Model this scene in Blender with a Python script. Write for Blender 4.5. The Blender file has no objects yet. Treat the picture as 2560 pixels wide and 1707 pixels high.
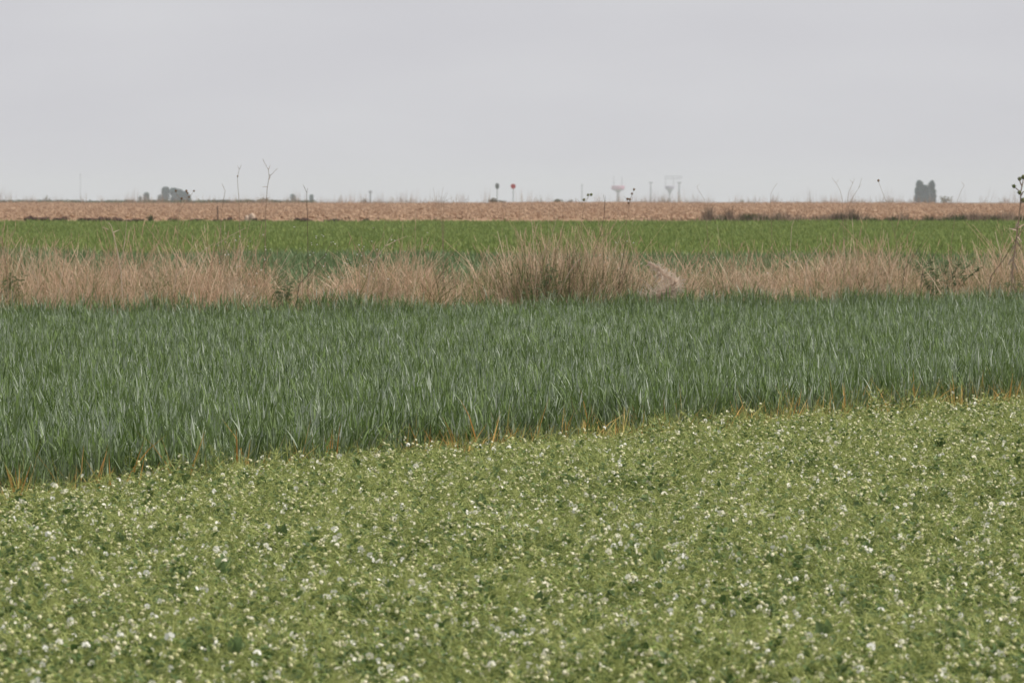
import bpy, math, random
import numpy as np
from mathutils import Vector, Matrix, Euler

R = math.radians
rng = np.random.default_rng(11)
random.seed(11)
scene = bpy.context.scene
col = scene.collection

# ------------------------------------------------------------------ camera
CAM_H = 1.75                       # eye height above the pea field's soil
FPX = 22960.0                      # focal length in pixels of the 2560 px wide photograph
HOR = 505.0                        # picture row of the horizon
PITCH = math.atan((853.5 - HOR) / FPX)
cd = bpy.data.cameras.new('camera')
cam = bpy.data.objects.new('camera', cd)
col.objects.link(cam)
cam.location = (0, 0, CAM_H)
cam.rotation_euler = (math.pi / 2 - PITCH, 0, 0)
cd.sensor_width = 36.0
cd.lens = FPX / 2560.0 * 36.0
cd.clip_start = 0.5
cd.clip_end = 20000
cd.dof.use_dof = True
cd.dof.focus_distance = 56.0
cd.dof.aperture_fstop = 23.0
scene.camera = cam

# ------------------------------------------------------------------ sky and sun
SUN_EL, SUN_AZ = 56.0, 98.0       # azimuth clockwise from +Y (view direction)
world = bpy.data.worlds.new('World')
scene.world = world
world.use_nodes = True
nt = world.node_tree
nt.nodes.clear()
wo = nt.nodes.new('ShaderNodeOutputWorld')
bg = nt.nodes.new('ShaderNodeBackground')
sky = nt.nodes.new('ShaderNodeTexSky')
sky.sky_type = 'NISHITA'
sky.sun_disc = False
sky.sun_elevation = R(SUN_EL)
sky.sun_rotation = R(SUN_AZ)
sky.air_density = 1.0
sky.dust_density = 4.0
bg.inputs['Strength'].default_value = 0.1
tc = nt.nodes.new('ShaderNodeTexCoord')
mp = nt.nodes.new('ShaderNodeMapping')
mp.inputs['Scale'].default_value = (30, 30, 120)
nz = nt.nodes.new('ShaderNodeTexNoise')
nz.inputs['Scale'].default_value = 1.0
nz.inputs['Detail'].default_value = 4.0
nz.inputs['Roughness'].default_value = 0.45
cr = nt.nodes.new('ShaderNodeValToRGB')
cr.color_ramp.elements[0].position = 0.3
cr.color_ramp.elements[0].color = (0.622, 0.625, 0.662, 1)
cr.color_ramp.elements[1].position = 0.72
cr.color_ramp.elements[1].color = (0.662, 0.668, 0.698, 1)
sc10 = nt.nodes.new('ShaderNodeVectorMath')
sc10.operation = 'SCALE'
sc10.inputs['Scale'].default_value = 10.0
mx = nt.nodes.new('ShaderNodeMix')
mx.data_type = 'RGBA'
mx.inputs[0].default_value = 0.95     # thin even cloud over the clear sky
nt.links.new(tc.outputs['Generated'], mp.inputs['Vector'])
nt.links.new(mp.outputs[0], nz.inputs['Vector'])
nt.links.new(nz.outputs['Fac'], cr.inputs[0])
nt.links.new(cr.outputs[0], sc10.inputs[0])
nt.links.new(sky.outputs[0], mx.inputs[6])
nt.links.new(sc10.outputs[0], mx.inputs[7])
nt.links.new(mx.outputs[2], bg.inputs['Color'])
nt.links.new(bg.outputs[0], wo.inputs['Surface'])

sd = bpy.data.lights.new('sun', 'SUN')
sd.energy = 3.9
sd.angle = R(7)
sd.color = (1.0, 0.95, 0.87)
sun = bpy.data.objects.new('sun', sd)
col.objects.link(sun)
az = R(SUN_AZ)
sdir = Vector((math.sin(az) * math.cos(R(SUN_EL)), math.cos(az) * math.cos(R(SUN_EL)), math.sin(R(SUN_EL))))
sun.rotation_euler = sdir.to_track_quat('Z', 'Y').to_euler()
sun.location = (0, -20, 30)

vs = scene.view_settings
vs.view_transform = 'Standard'
vs.look = 'None'
vs.exposure = 0.0
vs.gamma = 1.0
scene.render.engine = 'CYCLES'
cy = scene.cycles
cy.use_denoising = True
cy.max_bounces = 7
cy.diffuse_bounces = 3
cy.glossy_bounces = 2
cy.transmission_bounces = 4
cy.volume_bounces = 1
cy.transparent_max_bounces = 8
cy.use_adaptive_sampling = False
cy.caustics_reflective = False
cy.caustics_refractive = False

# ------------------------------------------------------------------ helpers
def at(px, py, d):
    """world point on the ray of picture point (px, py) at distance d along +Y"""
    u = (px - 1280) / FPX
    v = (853.5 - py) / FPX
    c, s = math.cos(PITCH), math.sin(PITCH)
    y = c + v * s
    z = -s + v * c
    return Vector((u / y * d, d, CAM_H + z / y * d))

def px_of(x, y):
    return 1280 + FPX * x / y

def sst(a, b, x):
    t = np.clip((x - a) / (b - a), 0, 1)
    return t * t * (3 - 2 * t)

def verge_y(x):
    return 100.6 + 1.17 * np.clip(x, -14, 14)

def edge_y(x):
    return 53.2 + 3.46 * x + 0.25 * np.sin(x * 5.1) + 0.16 * np.sin(x * 13.7 + 1)

def ground_z(x, y):
    x = np.asarray(x, float); y = np.asarray(y, float)
    v = verge_y(x)
    z = 0.45 * sst(v - 2.5, v + 2.0, y)
    z = z + 0.12 * sst(v + 2, v + 12, y)
    z = z + np.clip((y - 115) / (298 - 115), 0, 1) * 0.36
    z = z + 0.22 * sst(298, 303, y)
    z = z + np.clip((y - 303) / (700 - 303), 0, 1) * (0.40 + 0.03 * np.sin(x * 0.11 + 0.6) * (np.abs(x) < 80) + 0.015 * np.sin(x * 0.31))
    z = z - 0.5 * sst(720, 1000, y)
    return z

def vnoise(x, y, f, seed=0):
    """smooth value noise"""
    x = np.asarray(x, float) * f + seed * 17.3; y = np.asarray(y, float) * f + seed * 5.7
    xi = np.floor(x).astype(int); yi = np.floor(y).astype(int)
    xf = x - xi; yf = y - yi
    xf = xf * xf * (3 - 2 * xf); yf = yf * yf * (3 - 2 * yf)
    def h(a, b):
        n = np.sin(a * 127.1 + b * 311.7 + seed * 74.7) * 43758.5453
        return n - np.floor(n)
    return (h(xi, yi) * (1 - xf) + h(xi + 1, yi) * xf) * (1 - yf) + (h(xi, yi + 1) * (1 - xf) + h(xi + 1, yi + 1) * xf) * yf

class MB:
    def __init__(self):
        self.v = []; self.f = []; self.m = []; self.r = []; self.n = 0
    def add(self, verts, faces, mat=0, rnd=0.5):
        b = self.n
        self.v.extend([tuple(p) for p in verts])
        self.f.extend([tuple(i + b for i in f) for f in faces])
        self.m.extend([mat] * len(faces))
        self.r.extend([rnd] * len(verts))
        self.n += len(verts)
    def strip(self, pts, w, side, mat=0, rnd=0.5):
        k = len(pts)
        vs_ = []
        for p, ww in zip(pts, w):
            p = Vector(p)
            vs_.append(p - side * (ww / 2)); vs_.append(p + side * (ww / 2))
        self.add(vs_, [(2 * i, 2 * i + 1, 2 * i + 3, 2 * i + 2) for i in range(k - 1)], mat, rnd)
    def tube(self, pts, rad, n=5, mat=0, rnd=0.5, cap=True):
        pts = [Vector(p) for p in pts]
        k = len(pts)
        vs_ = []
        for i, p in enumerate(pts):
            t = (pts[min(i + 1, k - 1)] - pts[max(i - 1, 0)])
            if t.length < 1e-9: t = Vector((0, 0, 1))
            t.normalize()
            a = t.cross(Vector((0, 1, 0)) if abs(t.y) < 0.9 else Vector((1, 0, 0))).normalized()
            b = t.cross(a)
            for j in range(n):
                an = 2 * math.pi * j / n
                vs_.append(p + (a * math.cos(an) + b * math.sin(an)) * rad[i])
        fs = [(i * n + j, i * n + (j + 1) % n, (i + 1) * n + (j + 1) % n, (i + 1) * n + j) for i in range(k - 1) for j in range(n)]
        if cap:
            fs.append(tuple(range(n - 1, -1, -1))); fs.append(tuple((k - 1) * n + j for j in range(n)))
        self.add(vs_, fs, mat, rnd)
    def leaf(self, base, d, nrm, L, W, cup=0.15, mat=0, rnd=0.5, shape=(0.05, 0.75, 1.0, 0.8, 0.0)):
        base = Vector(base); d = Vector(d).normalized()
        s = d.cross(Vector(nrm)).normalized()
        nn = s.cross(d).normalized()
        k = len(shape)
        vs_ = []
        for i, w in enumerate(shape):
            t = i / (k - 1)
            c = base + d * (L * t) - nn * (cup * L * t * t)
            hw = W / 2 * w
            vs_ += [c - s * hw + nn * (cup * hw * 1.4), c, c + s * hw + nn * (cup * hw * 1.4)]
        fs = []
        for i in range(k - 1):
            a = i * 3
            fs += [(a, a + 1, a + 4, a + 3), (a + 1, a + 2, a + 5, a + 4)]
        self.add(vs_, fs, mat, rnd)
    def blob(self, c, r, n=7, rings=4, jit=0.12, mat=0, rnd=0.5):
        c = Vector(c)
        r = r if hasattr(r, '__len__') else (r, r, r)
        vs_ = [c + Vector((0, 0, -r[2]))]
        for i in range(1, rings):
            ph = -math.pi / 2 + math.pi * i / rings
            for j in range(n):
                th = 2 * math.pi * j / n
                q = 1 + random.uniform(-jit, jit)
                vs_.append(c + Vector((r[0] * math.cos(ph) * math.cos(th) * q, r[1] * math.cos(ph) * math.sin(th) * q, r[2] * math.sin(ph) * q)))
        vs_.append(c + Vector((0, 0, r[2])))
        fs = [(0, 1 + (j + 1) % n, 1 + j) for j in range(n)]
        for i in range(rings - 2):
            a = 1 + i * n
            fs += [(a + j, a + (j + 1) % n, a + n + (j + 1) % n, a + n + j) for j in range(n)]
        a = 1 + (rings - 2) * n
        fs += [(a + j, a + (j + 1) % n, len(vs_) - 1) for j in range(n)]
        self.add(vs_, fs, mat, rnd)
    def mesh(self, name, mats, smooth=False):
        me = bpy.data.meshes.new(name)
        me.from_pydata(self.v, [], self.f)
        for m in mats: me.materials.append(m)
        me.polygons.foreach_set('material_index', self.m)
        if smooth: me.polygons.foreach_set('use_smooth', [True] * len(self.f))
        a = me.attributes.new('rnd', 'FLOAT', 'POINT')
        a.data.foreach_set('value', self.r)
        me.update()
        return me

def link(name, me, parent=None, loc=None, label=None, cat=None, group=None, kind=None):
    o = bpy.data.objects.new(name, me)
    col.objects.link(o)
    if parent is not None: o.parent = parent
    if loc is not None: o.location = loc
    tag(o, label, cat, group, kind)
    return o

def tag(o, label=None, cat=None, group=None, kind=None):
    if label: o['label'] = label
    if cat: o['category'] = cat
    if group: o['group'] = group
    if kind: o['kind'] = kind
    return o

def lin(r, g, b):
    f = lambda c: (c / 255 / 12.92) if c / 255 <= 0.04045 else ((c / 255 + 0.055) / 1.055) ** 2.4
    return (f(r), f(g), f(b), 1)

def plant_mat(name, stops, rough=0.55, trans=0.25, spec=0.3, obj_w=0.4, noise=0.0):
    """colour picked per blade and per plant from a ramp; thin leaves let some light through"""
    m = bpy.data.materials.new(name); m.use_nodes = True
    t = m.node_tree; t.nodes.clear()
    out = t.nodes.new('ShaderNodeOutputMaterial')
    p = t.nodes.new('ShaderNodeBsdfPrincipled')
    at_ = t.nodes.new('ShaderNodeAttribute'); at_.attribute_name = 'rnd'
    oi = t.nodes.new('ShaderNodeObjectInfo')
    mxn = t.nodes.new('ShaderNodeMix'); mxn.data_type = 'FLOAT'; mxn.inputs[0].default_value = obj_w
    t.links.new(at_.outputs['Fac'], mxn.inputs[2]); t.links.new(oi.outputs['Random'], mxn.inputs[3])
    src = mxn.outputs[0]
    if noise:
        n = t.nodes.new('ShaderNodeTexNoise'); n.inputs['Scale'].default_value = noise; n.inputs['Detail'].default_value = 3
        g = t.nodes.new('ShaderNodeNewGeometry')
        t.links.new(g.outputs['Position'], n.inputs['Vector'])
        m2 = t.nodes.new('ShaderNodeMix'); m2.data_type = 'FLOAT'; m2.inputs[0].default_value = 0.3
        t.links.new(src, m2.inputs[2]); t.links.new(n.outputs['Fac'], m2.inputs[3]); src = m2.outputs[0]
    ramp = t.nodes.new('ShaderNodeValToRGB')
    els = ramp.color_ramp.elements
    els[0].position, els[0].color = stops[0][0], stops[0][1]
    els[1].position, els[1].color = stops[-1][0], stops[-1][1]
    for s in stops[1:-1]:
        e = els.new(s[0]); e.color = s[1]
    t.links.new(src, ramp.inputs[0])
    t.links.new(ramp.outputs[0], p.inputs['Base Color'])
    p.inputs['Roughness'].default_value = rough
    p.inputs['Specular IOR Level'].default_value = spec
    if trans:
        tr = t.nodes.new('ShaderNodeBsdfTranslucent')
        t.links.new(ramp.outputs[0], tr.inputs['Color'])
        ms = t.nodes.new('ShaderNodeMixShader'); ms.inputs[0].default_value = trans
        t.links.new(p.outputs[0], ms.inputs[1]); t.links.new(tr.outputs[0], ms.inputs[2])
        t.links.new(ms.outputs[0], out.inputs['Surface'])
    else:
        t.links.new(p.outputs[0], out.inputs['Surface'])
    return m

def c3(r, g, b): return (r, g, b, 1)

def earth_mat(name, c1, c2, c3_, s1, s2, bump=0.5, rough=0.95):
    m = bpy.data.materials.new(name); m.use_nodes = True
    t = m.node_tree
    p = t.nodes['Principled BSDF']
    g = t.nodes.new('ShaderNodeNewGeometry')
    n1 = t.nodes.new('ShaderNodeTexNoise'); n1.inputs['Scale'].default_value = s1; n1.inputs['Detail'].default_value = 6
    n2 = t.nodes.new('ShaderNodeTexNoise'); n2.inputs['Scale'].default_value = s2; n2.inputs['Detail'].default_value = 3
    t.links.new(g.outputs['Position'], n1.inputs['Vector']); t.links.new(g.outputs['Position'], n2.inputs['Vector'])
    r = t.nodes.new('ShaderNodeValToRGB')
    r.color_ramp.elements[0].position = 0.32; r.color_ramp.elements[0].color = c1
    r.color_ramp.elements[1].position = 0.68; r.color_ramp.elements[1].color = c2
    t.links.new(n1.outputs['Fac'], r.inputs[0])
    mx_ = t.nodes.new('ShaderNodeMix'); mx_.data_type = 'RGBA'
    t.links.new(n2.outputs['Fac'], mx_.inputs[0]); t.links.new(r.outputs[0], mx_.inputs[6]); mx_.inputs[7].default_value = c3_
    t.links.new(mx_.outputs[2], p.inputs['Base Color'])
    bp = t.nodes.new('ShaderNodeBump'); bp.inputs['Strength'].default_value = bump; bp.inputs['Distance'].default_value = 0.06
    t.links.new(n1.outputs['Fac'], bp.inputs['Height']); t.links.new(bp.outputs[0], p.inputs['Normal'])
    p.inputs['Roughness'].default_value = rough
    p.inputs['Specular IOR Level'].default_value = 0.15
    return m

_proto_n = [0]
def protos(name, meshes):
    """an unlinked collection of source meshes for a scattered mass"""
    c = bpy.data.collections.new(name)
    for i, me in enumerate(meshes):
        o = bpy.data.objects.new('%s_%02d' % (name, i), me)
        c.objects.link(o)
    return c

def scatter(name, src, P, rot, scl, idx, parent=None, **kw):
    me = bpy.data.meshes.new(name)
    n = len(P)
    me.vertices.add(n)
    me.vertices.foreach_set('co', np.asarray(P, np.float32).ravel())
    a = me.attributes.new('rot', 'FLOAT_VECTOR', 'POINT'); a.data.foreach_set('vector', np.asarray(rot, np.float32).ravel())
    a = me.attributes.new('scl', 'FLOAT_VECTOR', 'POINT'); a.data.foreach_set('vector', np.asarray(scl, np.float32).ravel())
    a = me.attributes.new('idx', 'INT', 'POINT'); a.data.foreach_set('value', np.asarray(idx, np.int32))
    o = link(name, me, parent, **kw)
    t = bpy.data.node_groups.new(name + '_nodes', 'GeometryNodeTree')
    t.interface.new_socket('Geometry', in_out='INPUT', socket_type='NodeSocketGeometry')
    t.interface.new_socket('Geometry', in_out='OUTPUT', socket_type='NodeSocketGeometry')
    gi = t.nodes.new('NodeGroupInput'); go = t.nodes.new('NodeGroupOutput')
    ip = t.nodes.new('GeometryNodeInstanceOnPoints')
    ci = t.nodes.new('GeometryNodeCollectionInfo')
    ci.inputs['Collection'].default_value = src
    ci.inputs['Separate Children'].default_value = True
    ci.inputs['Reset Children'].default_value = True
    def na(nm, ty):
        k = t.nodes.new('GeometryNodeInputNamedAttribute'); k.data_type = ty; k.inputs['Name'].default_value = nm
        return k.outputs['Attribute']
    e2r = t.nodes.new('FunctionNodeEulerToRotation')
    t.links.new(na('rot', 'FLOAT_VECTOR'), e2r.inputs[0])
    t.links.new(gi.outputs[0], ip.inputs['Points'])
    t.links.new(ci.outputs[0], ip.inputs['Instance'])
    ip.inputs['Pick Instance'].default_value = True
    t.links.new(na('idx', 'INT'), ip.inputs['Instance Index'])
    t.links.new(e2r.outputs[0], ip.inputs['Rotation'])
    t.links.new(na('scl', 'FLOAT_VECTOR'), ip.inputs['Scale'])
    t.links.new(ip.outputs[0], go.inputs[0])
    md = o.modifiers.new('scatter', 'NODES'); md.node_group = t
    return o

def grid_points(x0, x1, y0, y1, step, jit=0.9):
    xs = np.arange(x0, x1, step); ys = np.arange(y0, y1, step)
    X, Y = np.meshgrid(xs, ys)
    X = X.ravel() + rng.uniform(-.5, .5, X.size) * step * jit
    Y = Y.ravel() + rng.uniform(-.5, .5, Y.size) * step * jit
    return X, Y

def euler(n, tilt=0.12):
    return np.stack([rng.normal(0, tilt, n), rng.normal(0, tilt, n), rng.uniform(0, 2 * math.pi, n)], 1)

# ------------------------------------------------------------------ the ground
soil = earth_mat('soil', c3(.07, .05, .035), c3(.13, .095, .06), c3(.10, .085, .05), 9.0, 0.9)
plain_m = earth_mat('plain_earth', c3(.10, .105, .05), c3(.15, .13, .075), c3(.08, .12, .045), 0.05, 0.01, 0.1)
stubble_m = earth_mat('brown_earth', c3(.22, .13, .08), c3(.40, .26, .165), c3(.33, .205, .13), 3.2, 0.5, 0.9)

def sheet(name, xs, ys, mat, off=0.0, zf=ground_z, label=None):
    X, Y = np.meshgrid(xs, ys)
    Z = zf(X, Y) + off
    nx, ny = len(xs), len(ys)
    me = bpy.data.meshes.new(name)
    V = np.stack([X.ravel(), Y.ravel(), Z.ravel()], 1)
    F = [(j * nx + i, j * nx + i + 1, (j + 1) * nx + i + 1, (j + 1) * nx + i) for j in range(ny - 1) for i in range(nx - 1)]
    me.from_pydata(V.tolist(), [], F)
    me.polygons.foreach_set('use_smooth', [True] * len(F))
    me.materials.append(mat)
    return link(name, me, kind='structure', label=label, cat='ground')

xs = np.concatenate([[-3000, -1200, -400, -150], np.linspace(-80, 80, 81), [150, 400, 1200, 3000]])
ys = np.concatenate([[-200, 0, 20, 60], np.linspace(80, 130, 51), np.linspace(140, 296, 25), np.linspace(297, 304, 15), np.linspace(310, 740, 60), np.linspace(760, 1020, 14), [1500, 3000, 8000]])
sheet('ground', xs, ys, soil, label='bare brown soil under the crops')
sheet('brown_field', np.linspace(-90, 90, 91), np.concatenate([np.linspace(299.5, 304, 10), np.linspace(310, 760, 60)]), stubble_m, 0.03, label='dry reddish brown stubble field below the horizon')
sheet('far_plain', np.array([-2900, -900, -300, 0, 300, 900, 2900.]), np.array([1030, 1500, 3000, 7900.]), plain_m, 0.05, label='distant flat plain beyond the brown field')

# ------------------------------------------------------------------ wheat
wheat_m = plant_mat('wheat_leaf', [(0.08, c3(.055, .105, .016)), (0.35, c3(.130, .200, .046)), (0.6, c3(.205, .275, .112)), (0.8, c3(.285, .35, .225)), (0.97, c3(.50, .55, .45))], 0.6, 0.27, 0.2, 0.2)  # palest stops put the sky's sheen on the blades into the leaf colour
wheat_stem_m = plant_mat('wheat_stem', [(0.0, c3(.07, .10, .04)), (1.0, c3(.13, .17, .10))], 0.5, 0.0, 0.3)
def blade(mb, base, ang, lean, L, W, droop, mat, rnd, seg=5, face=None):
    d = Vector((math.cos(ang), math.sin(ang), 0))
    side = face if face is not None else Vector((-math.sin(ang), math.cos(ang), 0))
    pts, w = [], []
    p = Vector(base); a = lean
    for i in range(seg + 1):
        t = i / seg
        pts.append(p.copy())
        w.append(W * (0.55 + 1.4 * t) if t < 0.33 else W * max(0.03, (1 - ((t - 0.33) / 0.67) ** 1.7)))
        p = p + (Vector((0, 0, 1)) * math.cos(a) + d * math.sin(a)) * (L / seg)
        a += droop / seg
    mb.strip(pts, w, side, mat, rnd)

def wheat_patch():
    mb = MB()
    for k in range(14):
        x, y = random.uniform(-.085, .085), random.uniform(-.085, .085)
        h = random.uniform(.38, .52)
        lx, ly = random.gauss(0, .02), random.gauss(0, .02)
        mb.strip([(x, y, 0), (x + lx * .4, y + ly * .4, h * .5), (x + lx, y + ly, h)], [.0045, .004, .003], Vector((1, 0, 0)), 1, random.random())
        a0 = random.uniform(0, 6.28)
        for q, f in enumerate((.35, .55, .75, .92)):
            a = a0 + q * math.pi + random.gauss(0, .4)
            L = random.uniform(.10, .19) * (0.8 if q == 3 else 1)
            blade(mb, (x + lx * f, y + ly * f, h * f), a, random.uniform(.05, .5), L, random.uniform(.006, .0105), abs(random.gauss(.25, .4)), 0, random.random(),
                  face=Vector((math.cos(a + 1.57 + random.gauss(0, .6)), math.sin(a + 1.57 + random.gauss(0, .6)), 0)))
    return mb.mesh('wheat', [wheat_m, wheat_stem_m])
wheat_src = protos('wheat_plants', [wheat_patch() for _ in range(9)])
X, Y = grid_points(-9, 10.5, 38, 118, 0.125)
keep = (Y > edge_y(X)) & (Y < verge_y(X) - 0.7 + 0.5 * vnoise(X, Y, 1.5, 3)) & (np.abs(X) < 0.0557 * Y + 1.6)
gap = vnoise(X, Y, 1.3, 5) * 0.7 + vnoise(X, Y, 4.0, 6) * 0.3
near_edge = Y - edge_y(X) < 1.4
keep &= ~(near_edge & (gap > 0.58) & (rng.random(X.size) < .9))
X, Y = X[keep], Y[keep]
n = len(X)
hz = 0.83 + 0.14 * vnoise(X, Y * .45, 0.9, 1) + 0.14 * vnoise(X * .5 - Y * .12, Y * .42, 0.55, 15) + 0.16 * vnoise(X, Y, 2.4, 2) + rng.normal(0, .07, n)
hz *= 1 - 0.08 * np.exp(-((Y - edge_y(X)) / 0.5) ** 2)
wheat = scatter('wheat_crop', wheat_src, np.stack([X, Y, ground_z(X, Y)], 1), euler(n, .07), np.stack([np.ones(n), np.ones(n), hz], 1), rng.integers(0, 9, n),
                kind='stuff', label='blue-green young wheat crop standing between the flowering peas and dry grass', cat='wheat crop')

dead_m = plant_mat('yellowed_leaf', [(0.0, c3(.34, .15, .05)), (0.25, c3(.56, .28, .07)), (0.5, c3(.60, .40, .13)), (0.7, c3(.40, .36, .12)), (1.0, c3(.20, .25, .06))], 0.6, 0.25, 0.2, 0.6)
def dead_tuft():
    mb = MB()
    for k in range(random.randint(4, 7)):
        a = random.uniform(0, 6.28)
        blade(mb, (random.uniform(-.04, .04), random.uniform(-.02, .02), 0.05), a, random.uniform(.05, .5), random.uniform(.30, .56), random.uniform(.007, .017), random.uniform(0, 1.5), 0, random.random(), 5,
              face=Vector((1, 0.2, 0)).normalized())
    return mb.mesh('yellowed_leaf', [dead_m])
dead_src = [dead_tuft() for _ in range(8)]
spots = []
for px, cnt in ((30, 3), (290, 4), (430, 4), (480, 4), (570, 4), (615, 8), (720, 9), (745, 6), (880, 4), (1000, 4), (1145, 8), (1290, 6), (1330, 3), (1430, 3), (1500, 6), (1580, 7), (1690, 6), (1790, 6), (1880, 3), (1960, 8), (2010, 9), (2040, 5), (2110, 8), (2150, 8), (2200, 4), (2270, 9), (2300, 6), (2390, 6), (2450, 4), (2540, 5)):
    for _ in range(int(cnt * (1.4 if px < 1100 else 1.5))):
        spots.append(px + random.gauss(0, 16))
for s_ in spots:
    k = (s_ - 1280) / FPX
    y = 53.2 / (1 - 3.46 * k)
    x = k * y
    yy = float(edge_y(x)) + random.uniform(-.36, .3)
    x = k * yy
    o = link('yellowed_tuft', random.choice(dead_src), wheat, (x, yy, 0))
    o.rotation_euler = (random.gauss(0, .12), random.gauss(0, .2), random.uniform(0, 6.28))
    q = random.uniform(.75, 1.15); o.scale = (q, q, q)

fr_src = protos('yellowed_source', dead_src)
fk = np.concatenate([rng.uniform(-.058, .060, 460), rng.uniform(-.006, .060, 420)])
fyy = 53.2 / (1 - 3.46 * fk)
fxx = fk * fyy
fyy = edge_y(fxx) + rng.uniform(-.38, .30, len(fk)); fxx = fk * fyy
nf = len(fk)
fq = rng.uniform(.72, 1.06, nf)
keepf = vnoise(fxx, fxx * 0, 3.5, 61) + rng.random(nf) * .5 > .55
scatter('yellowed_fringe', fr_src, np.stack([fxx, fyy, fxx * 0], 1)[keepf], euler(nf, .28)[keepf], np.repeat(fq[:, None], 3, 1)[keepf], rng.integers(0, 8, nf)[keepf], parent=wheat, kind='stuff')

# ------------------------------------------------------------------ peas
pea_m = plant_mat('pea_leaf', [(0.0, c3(.060, .115, .028)), (0.4, c3(.130, .195, .068)), (0.75, c3(.20, .275, .120)), (1.0, c3(.29, .36, .19))], 0.6, 0.3, 0.2, 0.2)
tendril_m = plant_mat('pea_tendril', [(0.0, c3(.235, .285, .075)), (0.5, c3(.35, .39, .122)), (1.0, c3(.47, .49, .185))], 0.6, 0.15, 0.2, 0.3)
petal_m = plant_mat('pea_petal', [(0.0, c3(.84, .79, .60)), (0.4, c3(.90, .87, .72)), (1.0, c3(.93, .92, .86))], 0.6, 0.3, 0.1, 1.0)
bud_m = plant_mat('pea_bud', [(0.0, c3(.66, .64, .28)), (0.5, c3(.84, .80, .50)), (1.0, c3(.90, .87, .68))], 0.6, 0.2, 0.1, 0.8)
calyx_m = plant_mat('pea_calyx', [(0.0, c3(.20, .30, .07)), (1.0, c3(.34, .40, .12))], 0.6, 0.1, 0.1)

def pea_plant(leafy_=False):
    mb = MB()
    h = random.uniform(.34, .40)
    lx, ly = random.gauss(0, .05), random.gauss(0, .05)
    P = lambda f: Vector((lx * f * f, ly * f * f, h * f))
    mb.strip([P(f) for f in (0, .33, .66, 1)], [.005, .0045, .004, .003], Vector((1, 0, 0)), 1, .3)
    nodes = (.30, .48, .62, .74, .85, .94, 1.0)
    a0 = random.uniform(0, 6.28)
    for i, f in enumerate(nodes):
        b = P(f); a = a0 + math.pi * i + random.gauss(0, .3)
        sz = (1.0, 1.0, 1.0, .95, .8, .6, .4)[i]
        for s in (-1, 1):                                # pair of broad stipules clasping the stem
            aa = a + s * random.uniform(.5, 1.1)
            d = Vector((math.cos(aa), math.sin(aa), random.uniform(.2, 1.3)))
            mb.leaf(b, d, Vector((math.cos(aa + 2.6), math.sin(aa + 2.6), random.uniform(.2, 1.2))), (1.35 if leafy_ else 1) * random.uniform(.036, .056) * sz, (1.35 if leafy_ else 1) * random.uniform(.026, .036) * sz, .22, 0, random.random() * (.45 if leafy_ else 1), (.35, .95, 1.0, .75, .0))
        if i < 1: continue
        # leaf stalk that ends in a branching spray of tendrils
        d = Vector((math.cos(a), math.sin(a), random.uniform(.35, 1.1))).normalized()
        L = random.uniform(.05, .10) * (sz * .5 + .5)
        p1 = b + d * L
        mb.strip([b, b + d * L * .5 + Vector((0, 0, .004)), p1], [.003, .0026, .0022], Vector((math.sin(a), -math.cos(a), .3)).normalized(), 1, random.random())
        for k in range(3 if leafy_ else 10):
            st = b + d * (L * random.uniform(.45, 1.0))
            dd = (d + Vector((random.gauss(0, .6), random.gauss(0, .6), random.gauss(.15, .5)))).normalized()
            ll = random.uniform(.03, .075)
            ax = Vector((random.gauss(0, 1), random.gauss(0, 1), random.gauss(0, 1))).normalized()
            tw = random.uniform(.4, 1.1) * random.choice((-1, 1))
            pts = [st]; q = st.copy(); v = dd.copy()
            for _ in range(5):
                q = q + v * (ll / 5); pts.append(q.copy())
                v = Matrix.Rotation(tw * (len(pts) / 5), 3, ax) @ v
            sd_ = v.cross(Vector((0, 1, 0.2)))
            sd_ = sd_.normalized() if sd_.length > .05 else Vector((1, 0, 0))
            mb.strip(pts, [.0023, .0021, .0019, .0017, .0015, .0011], sd_, 1, random.random())
    return mb.mesh('pea', [pea_m, tendril_m])
pea_src = protos('pea_plants', [pea_plant() for _ in range(9)] + [pea_plant(True) for _ in range(5)])

def petal_fan(mb, c, ux, uy, n_, r, a0, a1, bend, mat, k=6):
    vs_ = [c]
    for i in range(k + 1):
        a = a0 + (a1 - a0) * i / k
        rr = r * (1 - .10 * math.cos(2 * (a - (a0 + a1) / 2) * 3))
        vs_.append(c + (ux * math.cos(a) + uy * math.sin(a)) * rr + n_ * (bend * rr * abs(math.cos(a))))
    mb.add(vs_, [(0, i + 1, i + 2) for i in range(k)], mat, random.random())

def pea_flower(open_=1.0):
    """white standard petal spread behind a pair of wings, green calyx and stalk; faces -Y, base at the origin"""
    mb = MB()
    x, y, z = Vector((1, 0, 0)), Vector((0, 1, 0)), Vector((0, 0, 1))
    c = Vector((0, -.004, .006))
    up = (z * .9 + y * .35).normalized()
    for s in (-1, 1):                                     # two lobes of the standard
        petal_fan(mb, c, x * s, up, y, .0135 * open_, -.55, math.pi / 2 + .04, .45, 0, 6)
    for s in (-1, 1):                                     # wings folded round the keel
        mb.leaf(c + Vector((s * .0015, -.001, -.001)), Vector((s * .25, -.75, -.35)), Vector((s, -.1, .35)), .0145, .010, .15, 0, .8, (.3, .9, 1, .8, .2))
    mb.leaf(c + Vector((0, 0, -.002)), Vector((0, -.8, -.2)), Vector((0, -.2, 1)), .010, .006, .1, 2, .5, (.3, 1, .9, .4))
    mb.tube([c + Vector((0, .010, .001)), c + Vector((0, .005, 0)), c + Vector((0, -.002, -.001))], [.002, .0038, .0032], 5, 1, .5)
    mb.tube([c + Vector((0, .034, -.035)), c + Vector((0, .022, -.006)), c + Vector((0, .010, .001))], [.0011, .001, .001], 3, 1, .3, False)
    return mb.mesh('pea_flower', [petal_m, calyx_m, bud_m])
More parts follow.
